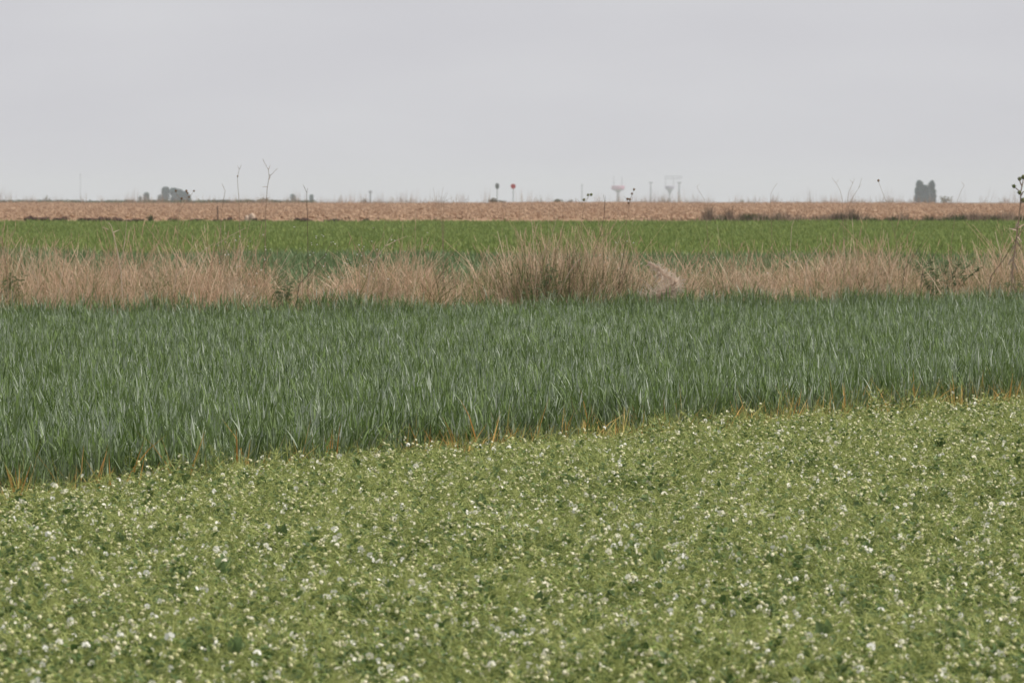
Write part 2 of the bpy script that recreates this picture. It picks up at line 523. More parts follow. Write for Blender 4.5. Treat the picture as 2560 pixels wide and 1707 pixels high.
def pea_bud():
    mb = MB()
    q = random.uniform(.8, 1.15)
    pts = [Vector((0, .006, .004)), Vector((0, 0, .004)), Vector((0, -.005, .002)), Vector((0, -.009, -.001)), Vector((0, -.011, -.004))]
    mb.tube([p * q for p in pts], [.003, .0055, .0062, .0050, .002], 6, 0, .5)
    mb.tube([p * q for p in (Vector((0, .010, .003)), Vector((0, .004, .004)), Vector((0, -.004, .0025)))], [.002, .0050, .0040], 5, 1, .5)
    mb.tube([Vector((0, .03, -.03)), Vector((0, .02, -.004)), Vector((0, .009, .003))], [.001, .001, .001], 3, 1, .3, False)
    return mb.mesh('pea_bud', [bud_m, calyx_m])
flower_me = [pea_flower(q) for q in (.8, .95, 1.05, 1.15)]
bud_me = [pea_bud() for _ in range(3)]
flower_src = protos('pea_flower_source', flower_me + bud_me)

X, Y = grid_points(-6.5, 7.5, 24, 84, 0.105)
keep = (Y < edge_y(X) + .25) & (np.abs(X) < 0.0557 * Y + 1.3)
X, Y = X[keep], Y[keep]
n = len(X)
def pea_scale(X, Y):
    return .66 + .26 * vnoise(X, Y, 1.1, 8) + .26 * vnoise(X, Y, 3.2, 9)
ph = pea_scale(X, Y) + rng.normal(0, .075, n)
ph = np.where(Y > edge_y(X) - .9, ph * .80, ph)
peas = scatter('pea_crop', pea_src, np.stack([X, Y, ground_z(X, Y)], 1), euler(n, .16), np.stack([ph ** .3, ph ** .3, ph], 1), np.where(vnoise(X, Y, 4.5, 14) * .6 + rng.random(n) * .4 > .56, rng.integers(9, 14, n), rng.integers(0, 9, n)),
               kind='stuff', label='dense green field of white-flowering pea plants filling the foreground', cat='pea crop')
# flowers and buds stand at the tops of the plants, in small groups
sel = rng.random(n) < .88
fx, fy, fz, fi = [], [], [], []
for x, y, h in zip(X[sel], Y[sel], ph[sel]):
    grp = vnoise(x, y, 2.2, 12)
    m = rng.choice([1, 2, 3], p=[.3, .4, .3])
    for k in range(m):
        fx.append(x + rng.normal(0, .03)); fy.append(y + rng.normal(0, .03) - .02); fz.append(.375 * h + rng.normal(.006, .024))
        fi.append(rng.integers(0, 4) if rng.random() < .14 + .22 * grp * np.clip((66 - y) / 28, .3, 1) else 4 + rng.integers(0, 3))
fx, fy, fz, fi = map(np.array, (fx, fy, fz, fi))
frot = np.stack([rng.normal(.1, .6, len(fx)), rng.normal(0, .6, len(fx)), rng.normal(0, 1.5, len(fx))], 1)
fs = np.where(fi < 4, rng.uniform(.6, 1.0, len(fx)), rng.uniform(.75, 1.3, len(fx)))
inview = (np.abs(fx) < .0545 * fy) & (fy > 28.3) & (fi < 4)
order = np.argsort(np.where(inview, fy, 1e9) + np.where(fz > .30, 0, 3))
part = np.zeros(len(fx), bool); part[order[:290]] = True
for i in np.nonzero(part)[0]:
    o = link('flower', flower_me[fi[i]], peas, (fx[i], fy[i], fz[i]))
    o.rotation_euler = frot[i]; o.scale = (fs[i],) * 3
rest = ~part
scatter('blossoms', flower_src, np.stack([fx, fy, fz], 1)[rest], frot[rest], np.repeat(fs[rest, None], 3, 1), fi[rest], parent=peas, kind='stuff')
# the broadest leaves of the nearest plants
def broad_leaf():
    mb = MB()
    for s in (-1, 1):
        mb.leaf((0, 0, 0), (s * .35, 0, 1), (s * .3, -1, .3), random.uniform(.055, .07), random.uniform(.032, .042), .18, 0, random.uniform(.12, .5), (.3, .85, 1.0, .85, .45, .0))
    return mb.mesh('leaf', [pea_m])
bl = [broad_leaf() for _ in range(5)]
for _ in range(290):
    y = 28 + 14 * random.random() ** 1.3
    x = random.uniform(-.055, .055) * y
    z = .375 * (float(pea_scale(x, y))) + random.uniform(-.05, .0)
    o = link('leaf', random.choice(bl), peas, (x, y, z))
    o.rotation_euler = (random.gauss(-.1, .35), random.gauss(0, .35), random.gauss(0, .8))
    q = random.uniform(.75, 1.15); o.scale = (q, q, q)

# ------------------------------------------------------------------ grass verge
dry_m = plant_mat('dry_grass_stalk', [(0.12, c3(.21, .135, .08)), (0.3, c3(.47, .315, .20)), (0.5, c3(.66, .46, .315)), (0.7, c3(.72, .54, .385)), (0.88, c3(.84, .71, .54))], 0.7, 0.35, 0.2, 0.32, 1.7)
olive_m = plant_mat('olive_grass', [(0.0, c3(.085, .12, .035)), (0.5, c3(.16, .19, .065)), (1.0, c3(.30, .29, .12))], 0.6, 0.25, 0.2, 0.35)
def dry_tuft(kind):
    mb = MB()
    cnt = {0: 70, 1: 70, 2: 60, 3: 7}[kind]
    for k in range(cnt):
        a = random.uniform(0, 6.28); r = .20 * math.sqrt(random.random())
        base = Vector((r * math.cos(a), r * math.sin(a), 0))
        out_ = Vector((random.gauss(0, .20) + (random.gauss(0, .35) if random.random() < .15 else 0), random.gauss(0, .15), 0))
        h = random.uniform(.3, 1.0) ** .8 if kind < 3 else random.uniform(.7, 1.0)
        bendz = random.uniform(0, .16) if kind < 3 else .02
        pts = [base + out_ * (t * t) + Vector((0, 0, h * t - bendz * t ** 4)) for t in (0, .35, .7, 1.0)]
        w = random.uniform(.0026, .0055) if random.random() < .7 else random.uniform(.006, .0105)
        m = 1 if (kind == 2 and random.random() < .75) or (kind < 2 and random.random() < .10) else 0
        if kind == 2: w *= 1.5
        a2 = random.gauss(0, .7)
        side = Vector((math.cos(a2), math.sin(a2), 0))
        rr = random.random()
        mb.strip(pts, [w, w, w * .8, w * .4], side, m, rr)
        if random.random() < .4 and kind != 2:            # seed head
            t_ = pts[-1]; dv = (pts[-1] - pts[-2]).normalized()
            mb.strip([t_ - dv * .07, t_ - dv * .03, t_ + dv * .03], [.002, .008, .002], side, m, min(1, rr + .15))
        for _ in range(random.choice((0, 1, 1, 2)) if kind < 3 else 0):   # bent dead blade
            p0 = pts[random.choice((1, 1, 2))]; an = random.uniform(0, 6.28)
            dv = Vector((math.cos(an), math.sin(an) * .6, random.uniform(-.5, .9))) * random.uniform(.1, .28)
            mb.strip([p0, p0 + dv * .55 + Vector((0, 0, .03)), p0 + dv], [.004, .004, .001], Vector((0, .3, 1)).normalized(), m, random.random())
    return mb.mesh('dry_grass', [dry_m, olive_m])
twig_m = plant_mat('grey_twig', [(0.1, c3(.24, .175, .12)), (0.4, c3(.44, .335, .235)), (0.7, c3(.60, .475, .345)), (1.0, c3(.76, .65, .50))], 0.8, 0.2, 0.1, 0.4)
def twiggy():
    mb = MB()
    def grow(p, v, L, w, lev):
        q = p + v * L * .5 + Vector((random.gauss(0, .02), random.gauss(0, .02), 0)); e = p + v * L
        sd_ = v.cross(Vector((random.gauss(0, .3), 1, .1))).normalized()
        mb.strip([p, q, e], [w, w * .9, w * .7], sd_, 0, random.random())
        if lev == 0: return
        for _ in range(random.choice((2, 3, 3, 4))):
            t = random.uniform(.35, 1)
            nv = (v * .8 + Vector((random.gauss(0, .55), random.gauss(0, .45), random.gauss(.1, .35)))).normalized()
            grow(p.lerp(e, t), nv, L * random.uniform(.45, .75), w * .72, lev - 1)
    for _ in range(7):
        grow(Vector((random.gauss(0, .09), random.gauss(0, .09), 0)), Vector((random.gauss(0, .28), random.gauss(0, .2), 1)).normalized(), random.uniform(.3, .5), .0055, 3)
    return mb.mesh('twigs', [twig_m])
verge_src = protos('verge_grass', [dry_tuft(0) for _ in range(4)] + [dry_tuft(1) for _ in range(2)] + [dry_tuft(2) for _ in range(3)] + [dry_tuft(3) for _ in range(3)] + [twiggy() for _ in range(5)])
# how tall the grass stands along the verge: rows of its top in the photograph, read off into metres
ENV = np.array([[-400, 640], [0, 630], [60, 655], [150, 628], [250, 640], [330, 622], [400, 655], [500, 635], [600, 628], [680, 690], [720, 712], [790, 692], [870, 664], [950, 645], [1030, 622], [1100, 678], [1150, 690], [1220, 650], [1290, 628], [1400, 610], [1500, 615], [1570, 640], [1620, 665], [1700, 655], [1800, 652], [1900, 652], [1980, 650], [2050, 640], [2130, 628], [2200, 622], [2280, 660], [2330, 690], [2400, 672], [2450, 660], [2520, 640], [2560, 625], [3000, 640]], float)
ENV[:, 1] = 648 + 1.35 * (ENV[:, 1] - 648) + 6
def env_h(X, Y, extra=0):
    s = FPX / Y
    top = np.interp(px_of(X, Y), ENV[:, 0], ENV[:, 1]) - extra
    return CAM_H - (top - HOR) / s - ground_z(X, Y)
X, Y = grid_points(-9.5, 10.5, 84, 126, 0.215)
v = Y - verge_y(X)
keep = (v > -.35) & (v < 6.5) & (np.abs(X) < .0557 * Y + 2.5)
X, Y, v = X[keep], Y[keep], v[keep]
n = len(X)
hh = env_h(X, Y, 14) * (.52 + .40 * rng.random(n) + .38 * (vnoise(X, Y, 1.0, 31) - .5) + .35 * (vnoise(X, Y, 3.1, 32) - .5))
hh *= np.where(v > 3.5, .9, 1) * np.where(v < .3, .8, 1)
P_ = px_of(X, Y)
green = np.zeros(n)
for c_, w_ in ((30, 60), (700, 70), (1130, 90), (1240, 40), (1420, 130), (1640, 40), (2330, 90), (2500, 80), (430, 40), (1780, 40)):
    green = np.maximum(green, np.exp(-((P_ - c_) / w_) ** 2))
green *= (.35 + .65 * (v > .8))
kind = np.where(rng.random(n) < .32 + .55 * green, rng.integers(6, 9, n), rng.integers(0, 6, n))
tw_ = rng.random(n) < .20 + .55 * (vnoise(X, Y, .9, 51) > .5)
kind = np.where(tw_ & (kind < 6), rng.integers(12, 17, n), kind)
hh = np.where(kind > 11, hh * rng.uniform(.95, 1.3, n), np.where(kind > 5, hh * .95, hh))
# sparse tall stems standing above the mass
X2, Y2 = grid_points(-9.5, 10.5, 84, 126, 0.28)
v2 = Y2 - verge_y(X2)
k2 = (v2 > 0) & (v2 < 6) & (np.abs(X2) < .0557 * Y2 + 2.5)
X2, Y2 = X2[k2], Y2[k2]
h2 = env_h(X2, Y2, -15) + rng.uniform(0, .55, len(X2)) ** 1.3 * (.45 + vnoise(X2, Y2, .8, 4))
XA, YA = np.concatenate([X, X2]), np.concatenate([Y, Y2])
hA = np.clip(np.concatenate([hh, h2]), .30, 2)
kA = np.concatenate([kind, rng.integers(9, 12, len(X2))])
N = len(XA)
scatter('dry_grass', verge_src, np.stack([XA, YA, ground_z(XA, YA) - .01], 1), euler(N, .10), np.stack([np.ones(N), np.ones(N), hA], 1), kA,
        kind='stuff', label='tangled strip of dry tan grass along the far edge of the wheat', cat='dry grass')

# small white blossoms among the grass
white_m = plant_mat('small_blossom', [(0, c3(.75, .74, .70)), (1, c3(.85, .84, .8))], .6, .2, .1)
mb = MB()
for k in range(6):
    a = k * math.pi / 3
    mb.leaf((0, 0, 0), (math.cos(a), math.sin(a) * .6 - .4, .5), (0, -1, .6), .011, .009, .1, 0, random.random())
mb.tube([(0, 0, 0), (.004, 0, -.12), (0, 0, -.3)], [.0015, .0015, .002], 3, 1, .3, False)
spk = protos('small_blossom_source', [mb.mesh('small_blossom', [white_m, olive_m])])
sp = []
for cx, cy, sx, sy, q in ((600, 640, 40, 30, 22), (800, 620, 25, 25, 14), (860, 660, 60, 40, 20), (640, 700, 20, 30, 12), (1560, 650, 40, 30, 14), (960, 640, 60, 40, 14), (1850, 680, 120, 30, 10)):
    for _ in range(q):
        sp.append(at(random.gauss(cx, sx), min(750, random.gauss(cy, sy)), 99.6 + (cx - 1280) / 230 * 1.17 + random.uniform(0, 2)))
sp = np.array(sp)
scatter('small_white_flowers', spk, sp, euler(len(sp), .3), np.full((len(sp), 3), .85), np.zeros(len(sp), int), kind='stuff',
        label='tiny white flowers dotted through the dry grass of the verge', cat='wild flowers')

# ------------------------------------------------------------------ tall dead weeds on the verge, each on its own
stalk_dark = plant_mat('dark_stalk', [(0, c3(.10, .065, .045)), (1, c3(.17, .12, .085))], .8, 0, .2)
stalk_pale = plant_mat('pale_stalk', [(0, c3(.45, .34, .24)), (1, c3(.58, .46, .35))], .7, 0, .2)
stalk_mid = plant_mat('brown_stalk', [(0, c3(.24, .17, .12)), (1, c3(.33, .24, .17))], .8, 0, .2)
head_m = plant_mat('seed_head', [(0, c3(.16, .09, .05)), (1, c3(.26, .17, .08))], .8, 0, .2)
green_head = plant_mat('green_head', [(0, c3(.10, .13, .05)), (1, c3(.18, .17, .07))], .8, 0, .2)

def vd(px, back=1.0):
    """distance of the verge under picture column px"""
    d = 100.6
    for _ in range(6):
        x = (px - 1280) / FPX * d
        d = float(verge_y(x)) + back
    return d

def weed(name, label, cat, stems, rad, mat, heads=(), head_r=.02, head_mat=None, back=1.0, base=None, d=None, group=None, extra=None):
    """stems: picture-row polylines from the foot up, the first being the main stem; foot carried down to the soil"""
    px0, py0 = stems[0][0]
    rad = rad * (.62 if back >= 1 else .8)
    d = d or vd(px0, back if back < 1 else 1.5)
    f = at(px0, py0, d)
    gz = float(ground_z(f.x, d)) - .03
    foot = Vector((f.x + (0 if base is None else base), d, gz))
    root = bpy.data.objects.new(name, None); col.objects.link(root)
    root.location = foot; root.empty_display_size = .1
    tag(root, label, cat, group)
    for i, st in enumerate(stems):
        yo = random.uniform(-.05, .05) if i else 0
        pts = [at(a, b, d) - foot + Vector((0, yo, 0)) for a, b in st]
        if i == 0 and pts[0].z > .02:
            sl = (pts[1] - pts[0]); k0 = min(1, pts[0].z / max(sl.z, .01)); pts = [pts[0] - Vector((max(-.25, min(.25, sl.x * k0)), 0, pts[0].z))] + pts
        elif i: pts[0].y = 0
        r0 = rad * (1 if i == 0 else .7)
        k = len(pts)
        m = MB(); m.tube(pts, [r0 * (1 - .55 * j / (k - 1)) for j in range(k)], 5, 0, random.random())
        link('stem' if i == 0 else 'branch', m.mesh('stem', [mat]), root)
    for hx, hy in heads:
        p = at(hx, hy, d) - foot
        m = MB(); r = head_r * random.uniform(.85, 1.15)
        m.blob((0, 0, 0), (r, r, r * 1.05), 8, 6, .12, 0, random.random())
        for _ in range(14):
            a, b = random.uniform(0, 6.28), random.uniform(-.2, 1.4)
            dv = Vector((math.cos(a) * math.cos(b), math.sin(a) * math.cos(b), math.sin(b)))
            m.strip([dv * r * .8, dv * r * 1.5], [.006, .001], dv.cross(Vector((.3, 1, .2))).normalized(), 0, random.random())
        link('seed_head', m.mesh('seed_head', [head_mat or head_m]), root, p)
    if extra: extra(root, foot, d)
    return root

weed('dead_weed', 'tallest thin bare weed with forked twigs rising over the horizon left', 'weed',
     [[(662, 660), (664, 545), (666, 505), (668, 472), (673, 442), (671, 425), (663, 410), (657, 398)], [(673, 441), (682, 434), (690, 424)], [(671, 425), (676, 412)], [(669, 468), (661, 467), (656, 468)], [(671, 452), (675, 444), (674, 435)], [(690, 424), (694, 423)]], .007, stalk_mid)
weed('dead_weed', 'faint thin straight weed just left of the tallest forked weed', 'weed',
     [[(600, 640), (599, 545), (597, 490), (594, 458), (594, 441), (598, 424), (594, 414)], [(598, 424), (604, 413)]], .0055, stalk_mid, [(594, 441)], .008)
weed('dead_weed', 'dark kinked bare twig crossing the brown field near two pale stones', 'weed',
     [[(552, 600), (552, 560), (553, 535), (557, 512), (563, 478), (559, 468), (555, 459)]], .006, stalk_mid)
weed('dead_weed', 'bare upright dark weed with hooked tip right of the pale stones', 'weed',
     [[(770, 640), (769, 548), (767, 510), (767, 482), (763, 473), (758, 462)], [(767, 482), (769, 470)]], .0065, stalk_dark)
weed('dry_twig', 'dark curved twig leaning right out of the dry grass', 'twig',
     [[(748, 712), (770, 685), (795, 655), (812, 640), (822, 618), (834, 609)]], .007, stalk_dark, back=-.1)
weed('dry_stick', 'straight pale stick leaning right above the grass mound', 'stick',
     [[(925, 665), (945, 640), (962, 617), (981, 587)], [(965, 615), (990, 602), (1018, 590)]], .008, stalk_pale, back=-.1)
weed('dry_stalk', 'pale forked stalk in a V above the dry grass, far left', 'dry stalk',
     [[(303, 680), (294, 632), (285, 592), (278, 565), (271, 556)], [(304, 660), (309, 625), (314, 590), (318, 548)], [(281, 582), (298, 575)], [(271, 574), (256, 568)]], .009, stalk_pale, back=-.1)
weed('dry_stalk', 'long pale stalk leaning right towards the green field, left of centre', 'dry stalk',
     [[(440, 690), (470, 660), (505, 630), (535, 608)], [(540, 612), (575, 590), (615, 570)]], .007, stalk_pale, back=-.1)
weed('dry_stick', 'bright pale stick slanting across the central brown clump', 'stick',
     [[(1388, 752), (1405, 715), (1424, 680), (1440, 657), (1456, 643)]], .010, stalk_pale, back=-.5)
weed('dry_stalk', 'fine pale straw slanting up from the left of the central clump', 'dry stalk',
     [[(1343, 665), (1360, 630), (1381, 587), (1388, 560), (1394, 535)]], .006, stalk_pale, back=-.3)
weed('dead_weed', 'dark slender stem rising from the central clump to the horizon', 'weed',
     [[(1478, 655), (1492, 615), (1503, 575), (1511, 535), (1514, 490)], [(1511, 535), (1511, 500), (1508, 486)], [(1500, 590), (1518, 585), (1535, 578)]], .0065, stalk_dark)
weed('thistle', 'thin dry thistle with paired dark heads above the central clump', 'thistle',
     [[(1450, 640), (1455, 545), (1461, 515), (1467, 499), (1471, 489)], [(1467, 499), (1474, 491), (1478, 487)], [(1459, 520), (1449, 505), (1443, 498)]], .0045, stalk_mid, [(1470, 488), (1478, 487), (1460, 500)], .014, green_head)
weed('thistle', 'small dry thistle with orange-brown heads beside the pink rimmed tower', 'thistle',
     [[(1560, 640), (1566, 555), (1572, 520), (1576, 498), (1582, 482), (1585, 473)], [(1573, 512), (1568, 500), (1559, 490)], [(1575, 505), (1570, 498)]], .0045, stalk_mid, [(1585, 474), (1580, 485), (1569, 498), (1571, 508), (1575, 499)], .012)
weed('thistle', 'dry thistle with round brown heads in front of the left trees', 'thistle',
     [[(442, 640), (446, 545), (450, 520), (454, 500)], [(449, 530), (463, 508), (473, 495), (485, 478)], [(454, 500), (441, 486), (440, 478)], [(468, 500), (468, 488), (465, 477)]], .0055, stalk_mid, [(454, 497), (473, 493), (440, 478), (466, 478), (469, 483), (485, 478)], .010)
def thistle_leaves(root, foot, d):
    for px, py, dx, dy in ((2545, 570, 14, -10), (2542, 575, -16, -4), (2540, 600, 12, 22), (2538, 612, -10, 16), (2536, 640, -14, 20), (2534, 655, 12, 26), (2531, 690, 10, 24), (2536, 625, 8, 20), (2547, 555, -8, 14), (2533, 668, -9, 22), (2530, 715, 16, 18), (2544, 590, 10, 12)):
        p = at(px, py, d) - foot; q = at(px + dx, py + dy, d) - foot
        m = MB()
        m.leaf(p, (q - p) + Vector((0, random.uniform(-.03, .03), 0)), (random.uniform(-.5, .5), -1, .3), (q - p).length * 1.2, random.uniform(.025, .045), .3, 0, random.random(), (.4, 1.0, .6, .9, .3, .5, 0))
        link('withered_leaf', m.mesh('withered_leaf', [stalk_pale]), root)
weed('thistle', 'tall withered thistle with pale shrivelled leaves at the right edge', 'thistle',
     [[(2527, 745), (2530, 700), (2534, 650), (2540, 605), (2546, 560), (2551, 515), (2552, 480), (2557, 458), (2559, 445)], [(2553, 482), (2545, 475), (2535, 466)], [(2555, 465), (2550, 455), (2549, 449)], [(2551, 492), (2558, 480), (2566, 478)], [(2551, 510), (2556, 503)]], .016, stalk_mid,
     [(2558, 443), (2549, 448), (2535, 466), (2549, 482), (2558, 501), (2566, 478)], .024, green_head, back=-.4, extra=thistle_leaves)
weed('dry_twig', 'dark straight twig leaning right over the green weeds, right side', 'twig',
     [[(2262, 672), (2285, 640), (2300, 615), (2313, 594)]], .006, stalk_dark, back=-.2)
weed('dry_twig', 'second dark leaning twig, between the green weeds and the tall thistle', 'twig',
     [[(2308, 672), (2330, 645), (2345, 625), (2358, 611)]], .006, stalk_dark, back=-.2)
weed('dry_twig', 'long dark twig leaning against the tall withered thistle', 'twig',
     [[(2478, 690), (2505, 655), (2530, 615), (2548, 585), (2562, 560)]], .007, stalk_dark, back=-.5)
weed('dry_stalk', 'short bright straw leaning right against the green field, right of centre', 'dry stalk',
     [[(2018, 655), (2036, 632), (2054, 606)]], .007, stalk_pale, back=-.2)
weed('dry_stalk', 'hooked pale straw bent over beside the brown field edge', 'dry stalk',
     [[(1975, 640), (1979, 570), (1984, 552), (1990, 543), (1996, 542)]], .006, stalk_pale)
weed('dead_weed', 'thin weed with one small head leaning left above the horizon', 'weed',
     [[(2240, 600), (2222, 525), (2212, 495), (2203, 473), (2196, 453)]], .0045, stalk_mid, [(2196, 452)], .013)
for lab, st in (('thin bare weed slanting right over the horizon, rightmost of three left of the poplars', [(2088, 600), (2120, 520), (2134, 490), (2147, 470), (2155, 445)]),
                ('thin bare weed on the horizon, middle of three left of the poplars', [(2112, 600), (2118, 505), (2122, 480), (2132, 458), (2137, 446)]),
                ('thin bare weed leaning left, leftmost of three left of the poplars', [(2110, 620), (2106, 500), (2100, 475), (2090, 458), (2080, 445)]),
                ('fine weed stem slanting right of the three poplars', [(2378, 610), (2394, 500), (2404, 475), (2411, 464)]),
                ('fine pale weed curving left on the horizon over the dark tuft', [(1930, 600), (1926, 500), (1928, 482), (1936, 468)]),
                ('faint bent weed stem just right of the pale funnel towers', [(1770, 600), (1762, 500), (1752, 485), (1742, 468)])):
    weed('dead_weed', lab, 'weed', [st, [st[3], (st[3][0] + random.choice((-7, 7)), st[3][1] - 9)]], .0042, stalk_mid)
for k, (a, b) in enumerate(((1083, 470), (1098, 478), (1108, 468), (1120, 482))):
    st = [[(1095 + k * 5, 600), (1094 + k * 5, 540), (1090 + k * 6, 505), (a, b)], [(1091 + k * 6, 505), (a + 9, b + 12)], [(1093 + k * 6, 515), (a - 9, b + 20)]]
    st[0] = [(1108, 640), (1104 + k * 2, 560)] + st[0][2:]
    weed('pale_weed', ('pale feathery dead weed left of the two road signs, ' + ('leftmost of four', 'second from left of four', 'third from left of four', 'rightmost of four')[k]), 'weed', st, .0034, stalk_mid, group='pale weeds left of the road signs')

# pale feathery plume
plume_m = plant_mat('plume', [(0, c3(.66, .53, .43)), (.5, c3(.80, .68, .57)), (1, c3(.88, .79, .69))], .8, .5, .1)
d = vd(1650, -.75)
f = at(1640, 760, d)
root = bpy.data.objects.new('feathery_plume', None); col.objects.link(root)
root.location = (f.x, d, float(ground_z(f.x, d)))
tag(root, 'pale pinkish feathery seed plume bent over at the wheat edge', 'seed plume')
for (line, wid, nm) in (([(1622, 656), (1640, 668), (1655, 684), (1668, 694), (1690, 706)], 13, 'plume'), ([(1690, 706), (1684, 722), (1655, 736), (1612, 748)], 20, 'lower_plume')):
    m = MB()
    pts = [at(a, b, d) for a, b in line]
    m.tube([p - root.location for p in pts], [.004] * len(pts), 4, 0, .3)
    for _ in range(420 if nm == 'plume' else 1000):
        t = random.random() * (len(pts) - 1); i = min(int(t), len(pts) - 2); q = pts[i].lerp(pts[i + 1], t - i) - root.location
        grow = .35 + .65 * min(1, t / 2) if nm == 'plume' else .6 + .2 * t
        dv = Vector((random.gauss(.1, .9), random.gauss(-.2, .6), random.gauss(.15, .8))) * (wid / 230 * grow * random.uniform(.5, 1.2))
        m.strip([q, q + dv * .6, q + dv + Vector((0, 0, -.01))], [.006, .007, .002], dv.cross(Vector((0.1, 1, .1))).normalized(), 0, random.random())
    link(nm, m.mesh(nm, [plume_m]), root)
m = MB()
p0 = at(1650, 735, d) - root.location
m.tube([(0, 0, 0), p0, at(1622, 656, d) - root.location], [.006, .005, .004], 5, 0, .2)
link('stem', m.mesh('stem', [stalk_pale]), root)

# the tall brown-green clump in the middle, and green weeds
clump_m = plant_mat('clump_brown', [(0, c3(.10, .075, .04)), (.5, c3(.19, .145, .08)), (1, c3(.33, .25, .15))], .8, .2, .1, .1)
def clump(name, label, cat, px, py_top, w_m, mats, n_st, back, lean=.25, w=.005, ht_var=.5):
    d = vd(px, back); c = at(px, py_top, d)
    gz = float(ground_z(c.x, d)); h = c.z - gz
    root = bpy.data.objects.new(name, None); col.objects.link(root); root.location = (c.x, d, gz - .02)
    tag(root, label, cat)
    for mi, (pn, mt, share) in enumerate(mats):
        m = MB()
        for k in range(int(n_st * share)):
            a = random.uniform(0, 6.28); r = math.sqrt(random.random())
            bx, by = r * math.cos(a) * w_m * .45, r * math.sin(a) * w_m * .3
            hh_ = h * (1 - ht_var * random.random() ** .55) * (1 - .45 * r * r)
            ox, oy = math.cos(a) * r * lean * h * .4 + random.gauss(0, .17), random.gauss(0, .12)
            pts = [Vector((bx + ox * t ** 1.6, by + oy * t ** 1.6, hh_ * (t - .06 * t ** 4))) for t in (0, .3, .6, .85, 1)]
            ww = w * random.uniform(.6, 1.2)
            a2 = random.gauss(0, .6)
            m.strip(pts, [ww, ww, ww * .9, ww * .6, ww * .2], Vector((math.cos(a2), math.sin(a2), 0)), 0, random.random())
        o = link(pn, m.mesh(pn, [mt]), root, kind='stuff')
    return root
clump('grass_clump', 'tall brown-green grass clump standing above the middle of the verge', 'grass clump', 1370, 502, 1.35, (('dry_stalks', dry_m, .25), ('brown_stalks', clump_m, .35), ('green_blades', olive_m, .4)), 1700, -.1, .16, .0075, .75)
clump('grass_clump', 'second half of the tall central clump, its right, paler and wispier', 'grass clump', 1500, 508, 1.0, (('dry_stalks', dry_m, .35), ('brown_stalks', clump_m, .3), ('green_blades', olive_m, .35)), 800, .1, .16, .0065, .75)
clump('grass_clump', 'wispy dry clump with fine stems, right of centre behind the verge', 'grass clump', 2150, 570, 1.4, (('dry_stalks', dry_m, .6), ('brown_stalks', clump_m, .2), ('green_blades', olive_m, .2)), 480, .8, .2, .005, .8)
clump('grass_clump', 'loose straw clump under the pale forked stalk, far left', 'grass clump', 225, 570, 1.0, (('dry_stalks', dry_m, .9), ('green_blades', olive_m, .1)), 260, .4, .25)
clump('grass_clump', 'straw clump with leaning stalks at the foot of the withered thistle', 'grass clump', 2490, 630, .9, (('dry_stalks', dry_m, .75), ('green_blades', olive_m, .25)), 320, -.1, .35)
weed_leaf_m = plant_mat('weed_leaf', [(0, c3(.08, .115, .045)), (.5, c3(.14, .185, .085)), (1, c3(.22, .26, .15))], .6, .35, .2)
def leafy(label, px, py_top, w_m, nl, back):
    nl = int(nl * 1.6)
    d = vd(px, back + .7); c = at(px, py_top, d); gz = float(ground_z(c.x, d)); h = c.z - gz
    root = bpy.data.objects.new('green_weed', None); col.objects.link(root); root.location = (c.x, d, gz - .02)
    tag(root, label, 'weed')
    st = MB(); lf = MB()
    for k in range(16):
        ex, ey = random.gauss(0, w_m * .3), random.gauss(0, w_m * .2); hh_ = h * random.uniform(.55, 1)
        pts = [Vector((ex * t * t * .8 + ex * .2, ey * t, hh_ * t)) for t in (0, .4, .75, 1)]
        st.tube(pts, [.005, .004, .003, .002], 4, 0, .4, False)
        for _ in range(nl // 16):
            t = random.uniform(.25, 1); q = Vector((ex * t * t * .8 + ex * .2, ey * t, hh_ * t)); a = random.uniform(0, 6.28)
            lf.leaf(q, (math.cos(a), math.sin(a), random.uniform(-.2, 1.1)), (math.cos(a + 2), math.sin(a + 2), .8), random.uniform(.03, .07), random.uniform(.010, .022), .2, 0, random.random())
    link('stems', st.mesh('stems', [olive_m]), root, kind='stuff'); link('foliage', lf.mesh('foliage', [weed_leaf_m]), root, kind='stuff')
leafy('dark green leafy weed in the gap of dry grass, right side', 2345, 632, .8, 520, .5)
leafy('dark green leafy weed inside the central grass clump', 1350, 640, .6, 220, -.9)
leafy('green leafy weed in the gap left of centre, under the dark curved twig', 710, 690, .35, 260, -.1)
leafy('small green weed in the dry grass at the far left edge', 20, 670, .3, 160, .2)
leafy('low green weed at the foot of the withered thistle', 2515, 700, .5, 300, -.3)
leafy('dark olive weed left of the feathery plume', 1560, 655, .3, 160, .6)

# ------------------------------------------------------------------ green field behind the verge
far_green = plant_mat('far_crop_leaf', [(0.2, c3(.085, .150, .022)), (0.5, c3(.175, .250, .052)), (0.8, c3(.31, .36, .105))], 0.55, 0.25, 0.25, 0.35, 1.1)
far_blue = plant_mat('far_bluish_leaf', [(0.2, c3(.080, .145, .040)), (0.5, c3(.140, .205, .078)), (0.8, c3(.22, .285, .14))], 0.5, 0.25, 0.3, 0.3, .9)
def far_tuft(mat, nb, spread, hgt, w):
    mb = MB()
    for k in range(nb):
        a = random.uniform(0, 6.28)
        blade(mb, (random.uniform(-spread, spread), random.uniform(-spread, spread), hgt * random.uniform(0, .4)), a, random.uniform(.05, .6), hgt * random.uniform(.5, .75), w * random.uniform(.7, 1.3), random.uniform(0, .8), 0, random.random(), 3,
              face=Vector((math.cos(a + 1.57 + random.gauss(0, .8)), math.sin(a + 1.57 + random.gauss(0, .8)), 0)))
    return mb.mesh('far_crop', [mat])
fg_src = protos('far_green_plants', [far_tuft(far_green, 26, .2, .26, .016) for _ in range(5)])
X, Y = grid_points(-26, 26, 104, 300, 0.36)
